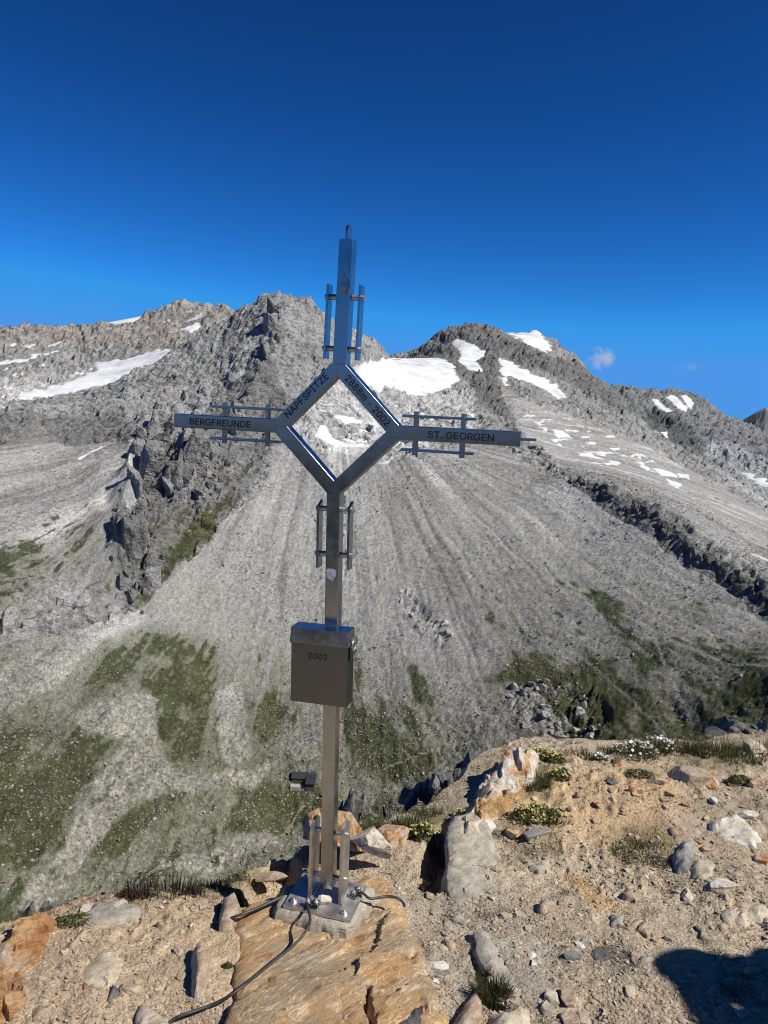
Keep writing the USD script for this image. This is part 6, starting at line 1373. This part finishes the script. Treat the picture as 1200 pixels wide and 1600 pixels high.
def roof(x0, x1, y0, y1, z, h, along):
    o = 0.9
    pf = m3.CrossSection([[(-1, 0), (1, 0), (0, 1)]])
    if along == 'x':
        m = m3.Manifold.extrude(pf.scale(((y1 - y0) / 2 + o, h)), x1 - x0 + 2 * o).rotate((90, 0, 90)).translate((x0 - o, (y0 + y1) / 2, z))
    else:
        m = m3.Manifold.extrude(pf.scale(((x1 - x0) / 2 + o, h)), y1 - y0 + 2 * o).rotate((90, 0, 0)).translate(((x0 + x1) / 2, y1 + o, z))
    return m
wl = obj('wall', man(hbox(-14, 14, 0, 12, -4, 7.2) + hbox(4, 14, -9, 0.5, -6, 5.3)), M_WOOD, hut)
_wing = m3.Manifold.extrude(m3.CrossSection([[(-10.5, 5.2), (4.0, 10.2), (4.0, 10.9), (-10.5, 5.9)]]), 12.0).rotate((90, 0, 90)).translate((3.2, 0, 0))
for mm in (roof(-14, 14, 0, 13, 7.25, 5.2, 'x'), _wing):
    obj('roof', man(mm), M_ROOF, hut)
obj('terrace', man(hbox(-15, 3.8, -8, -0.05, -6, 0.3)), M_PAVE, hut)
obj('chimney', man(hbox(6, 7.4, 7, 8.4, 8, 12.2)), M_PAVE, hut)
for k, x in enumerate(np.arange(-12, 3, 3.0)):
    for z in (1.6, 4.6): obj('window', man(hbox(x, x + 1.3, -0.06, 0.1, z, z + 1.4)), M_PANE, hut)
for x in (5.2, 8.4, 11.4):
    for z in (1.4, 4.0): obj('window', man(hbox(x, x + 1.2, -9.06, -8.9, z, z + 1.3)), M_PANE, hut)

# ------------------------------------------------------------------ a companion just outside the frame at the right, whose shadow falls into it
def body(joints, bones, res=0.025):
    parts = []
    for a, b in bones:
        (pa, ra), (pb, rb) = joints[a], joints[b]
        parts.append(m3.Manifold.batch_hull([m3.Manifold.sphere(ra, 20).translate(tuple(pa)), m3.Manifold.sphere(rb, 20).translate(tuple(pb))]))
    m = m3.Manifold.batch_boolean(parts, m3.OpType.Add).refine_to_length(res)
    v, f = man(m); t = trimesh.Trimesh(v, f); trimesh.smoothing.filter_taubin(t, iterations=12)
    return np.array(t.vertices), np.array(t.faces)
head_px = gpt(1158, 1538)
foot = head_px[:2] + (1.72 / math.tan(SUN_EL)) * np.array([math.cos(SUN_PHI), -math.sin(SUN_PHI)])
pz = float(ground_z(foot[0:1], foot[1:2], False)[0])
J = dict(pel=((0, 0, 0.95), 0.15), che=((0, 0.02, 1.27), 0.165), nek=((0, 0.02, 1.48), 0.085), skl=((0, 0.045, 1.60), 0.098), chin=((0, 0.09, 1.53), 0.055), nose=((0, 0.15, 1.57), 0.016), top=((0, 0.03, 1.645), 0.094))
for s, n in ((-1, 'l'), (1, 'r')):
    J.update({'hip' + n: ((s * 0.10, 0, 0.92), 0.105), 'kne' + n: ((s * 0.115, 0.03, 0.50), 0.066), 'ank' + n: ((s * 0.12, 0, 0.10), 0.045), 'toe' + n: ((s * 0.135, 0.17, 0.045), 0.04), 'hee' + n: ((s * 0.12, -0.04, 0.05), 0.045),
              'sho' + n: ((s * 0.20, 0.02, 1.44), 0.070), 'elb' + n: ((s * 0.27, 0.14, 1.24), 0.048), 'wri' + n: ((s * 0.13, 0.30, 1.44), 0.031), 'pal' + n: ((s * 0.11, 0.35, 1.49), 0.030)})
J.update(shol=((-0.20, 0.02, 1.42), 0.095), elbl=((-0.29, 0.03, 1.50), 0.095), wril=((-0.13, 0.11, 1.60), 0.042), pall=((-0.10, 0.125, 1.61), 0.034), elbr=((0.24, 0.03, 1.30), 0.055), wrir=((0.12, 0.12, 1.44), 0.036), palr=((0.09, 0.13, 1.47), 0.030))
bones = [('pel', 'che'), ('che', 'nek'), ('nek', 'skl'), ('skl', 'chin'), ('chin', 'nose'), ('skl', 'top')]
for n in 'lr':
    bones += [('pel', 'hip' + n), ('hip' + n, 'kne' + n), ('kne' + n, 'ank' + n), ('ank' + n, 'toe' + n), ('ank' + n, 'hee' + n), ('che', 'sho' + n), ('nek', 'sho' + n), ('sho' + n, 'elb' + n), ('elb' + n, 'wri' + n), ('wri' + n, 'pal' + n)]
    sg = -1 if n == 'l' else 1
    for k in range(4):
        b0 = np.array(J['pal' + n][0]); o = (k - 1.5) * 0.019
        J[f'f{n}{k}a'] = (b0 + [sg * -0.004, 0.02, o], 0.0105); J[f'f{n}{k}b'] = (b0 + [sg * -0.02, 0.06 - abs(o) * 0.3, o], 0.009); J[f'f{n}{k}c'] = (b0 + [sg * -0.045, 0.075 - abs(o) * 0.4, o], 0.008)
        bones += [(f'f{n}{k}a', f'f{n}{k}b'), (f'f{n}{k}b', f'f{n}{k}c')]
    J[f't{n}a'] = (np.array(J['pal' + n][0]) + [sg * -0.01, -0.01, 0.025], 0.012); J[f't{n}b'] = (np.array(J['pal' + n][0]) + [sg * -0.03, 0.03, 0.05], 0.009)
    bones += [(f't{n}a', f't{n}b')]
M_CLOTH = mat('dark_clothes', {"g": ("geometry", {}), "s": ("separate_xyz", {}), "r": ("rgb_ramp", {"ramp": [(0.0, (0.03, 0.03, 0.035)), (0.45, (0.04, 0.045, 0.06)), (0.5, (0.06, 0.09, 0.16)), (0.78, (0.06, 0.09, 0.16)), (0.81, (0.40, 0.24, 0.17)), (1.0, (0.40, 0.24, 0.17))], "interpolate": False}),
    "mr": ("map_range", {"from_min": pz, "from_max": pz + 1.8}), "p": ("principled_bsdf", {"roughness": 0.8})}, [("g.position", "s.vector"), ("s.z", "mr.value"), ("mr.result", "r.fac"), ("r.color", "p.base_color")])
M_HAT = mat('sun_hat', {"p": ("principled_bsdf", {"base_color": (0.30, 0.27, 0.20), "roughness": 0.9})}, [])
face_to = math.radians(60)       # turned towards the cross
pm_ = np.eye(4); pm_[:2, :2] = [[math.cos(face_to), -math.sin(face_to)], [math.sin(face_to), math.cos(face_to)]]; pm_[:3, 3] = [foot[0], foot[1], pz]
person = thing('person', matrix=pm_, label='person in a hat standing outside the frame, casting the dark shadow at lower right', cat='person')
bv_, bf_ = body(J, bones)
obj('body', (bv_, bf_), M_CLOTH, person, smooth=True)
hat = m3.Manifold.revolve(m3.CrossSection([[(0, 0.0), (0.140, -0.010), (0.143, -0.002), (0.112, 0.012), (0.106, 0.05), (0.085, 0.075), (0.045, 0.088), (0, 0.09)]]), 40).translate((0, 0.035, 1.66))
obj('hat', man(hat), M_HAT, person, smooth=40)
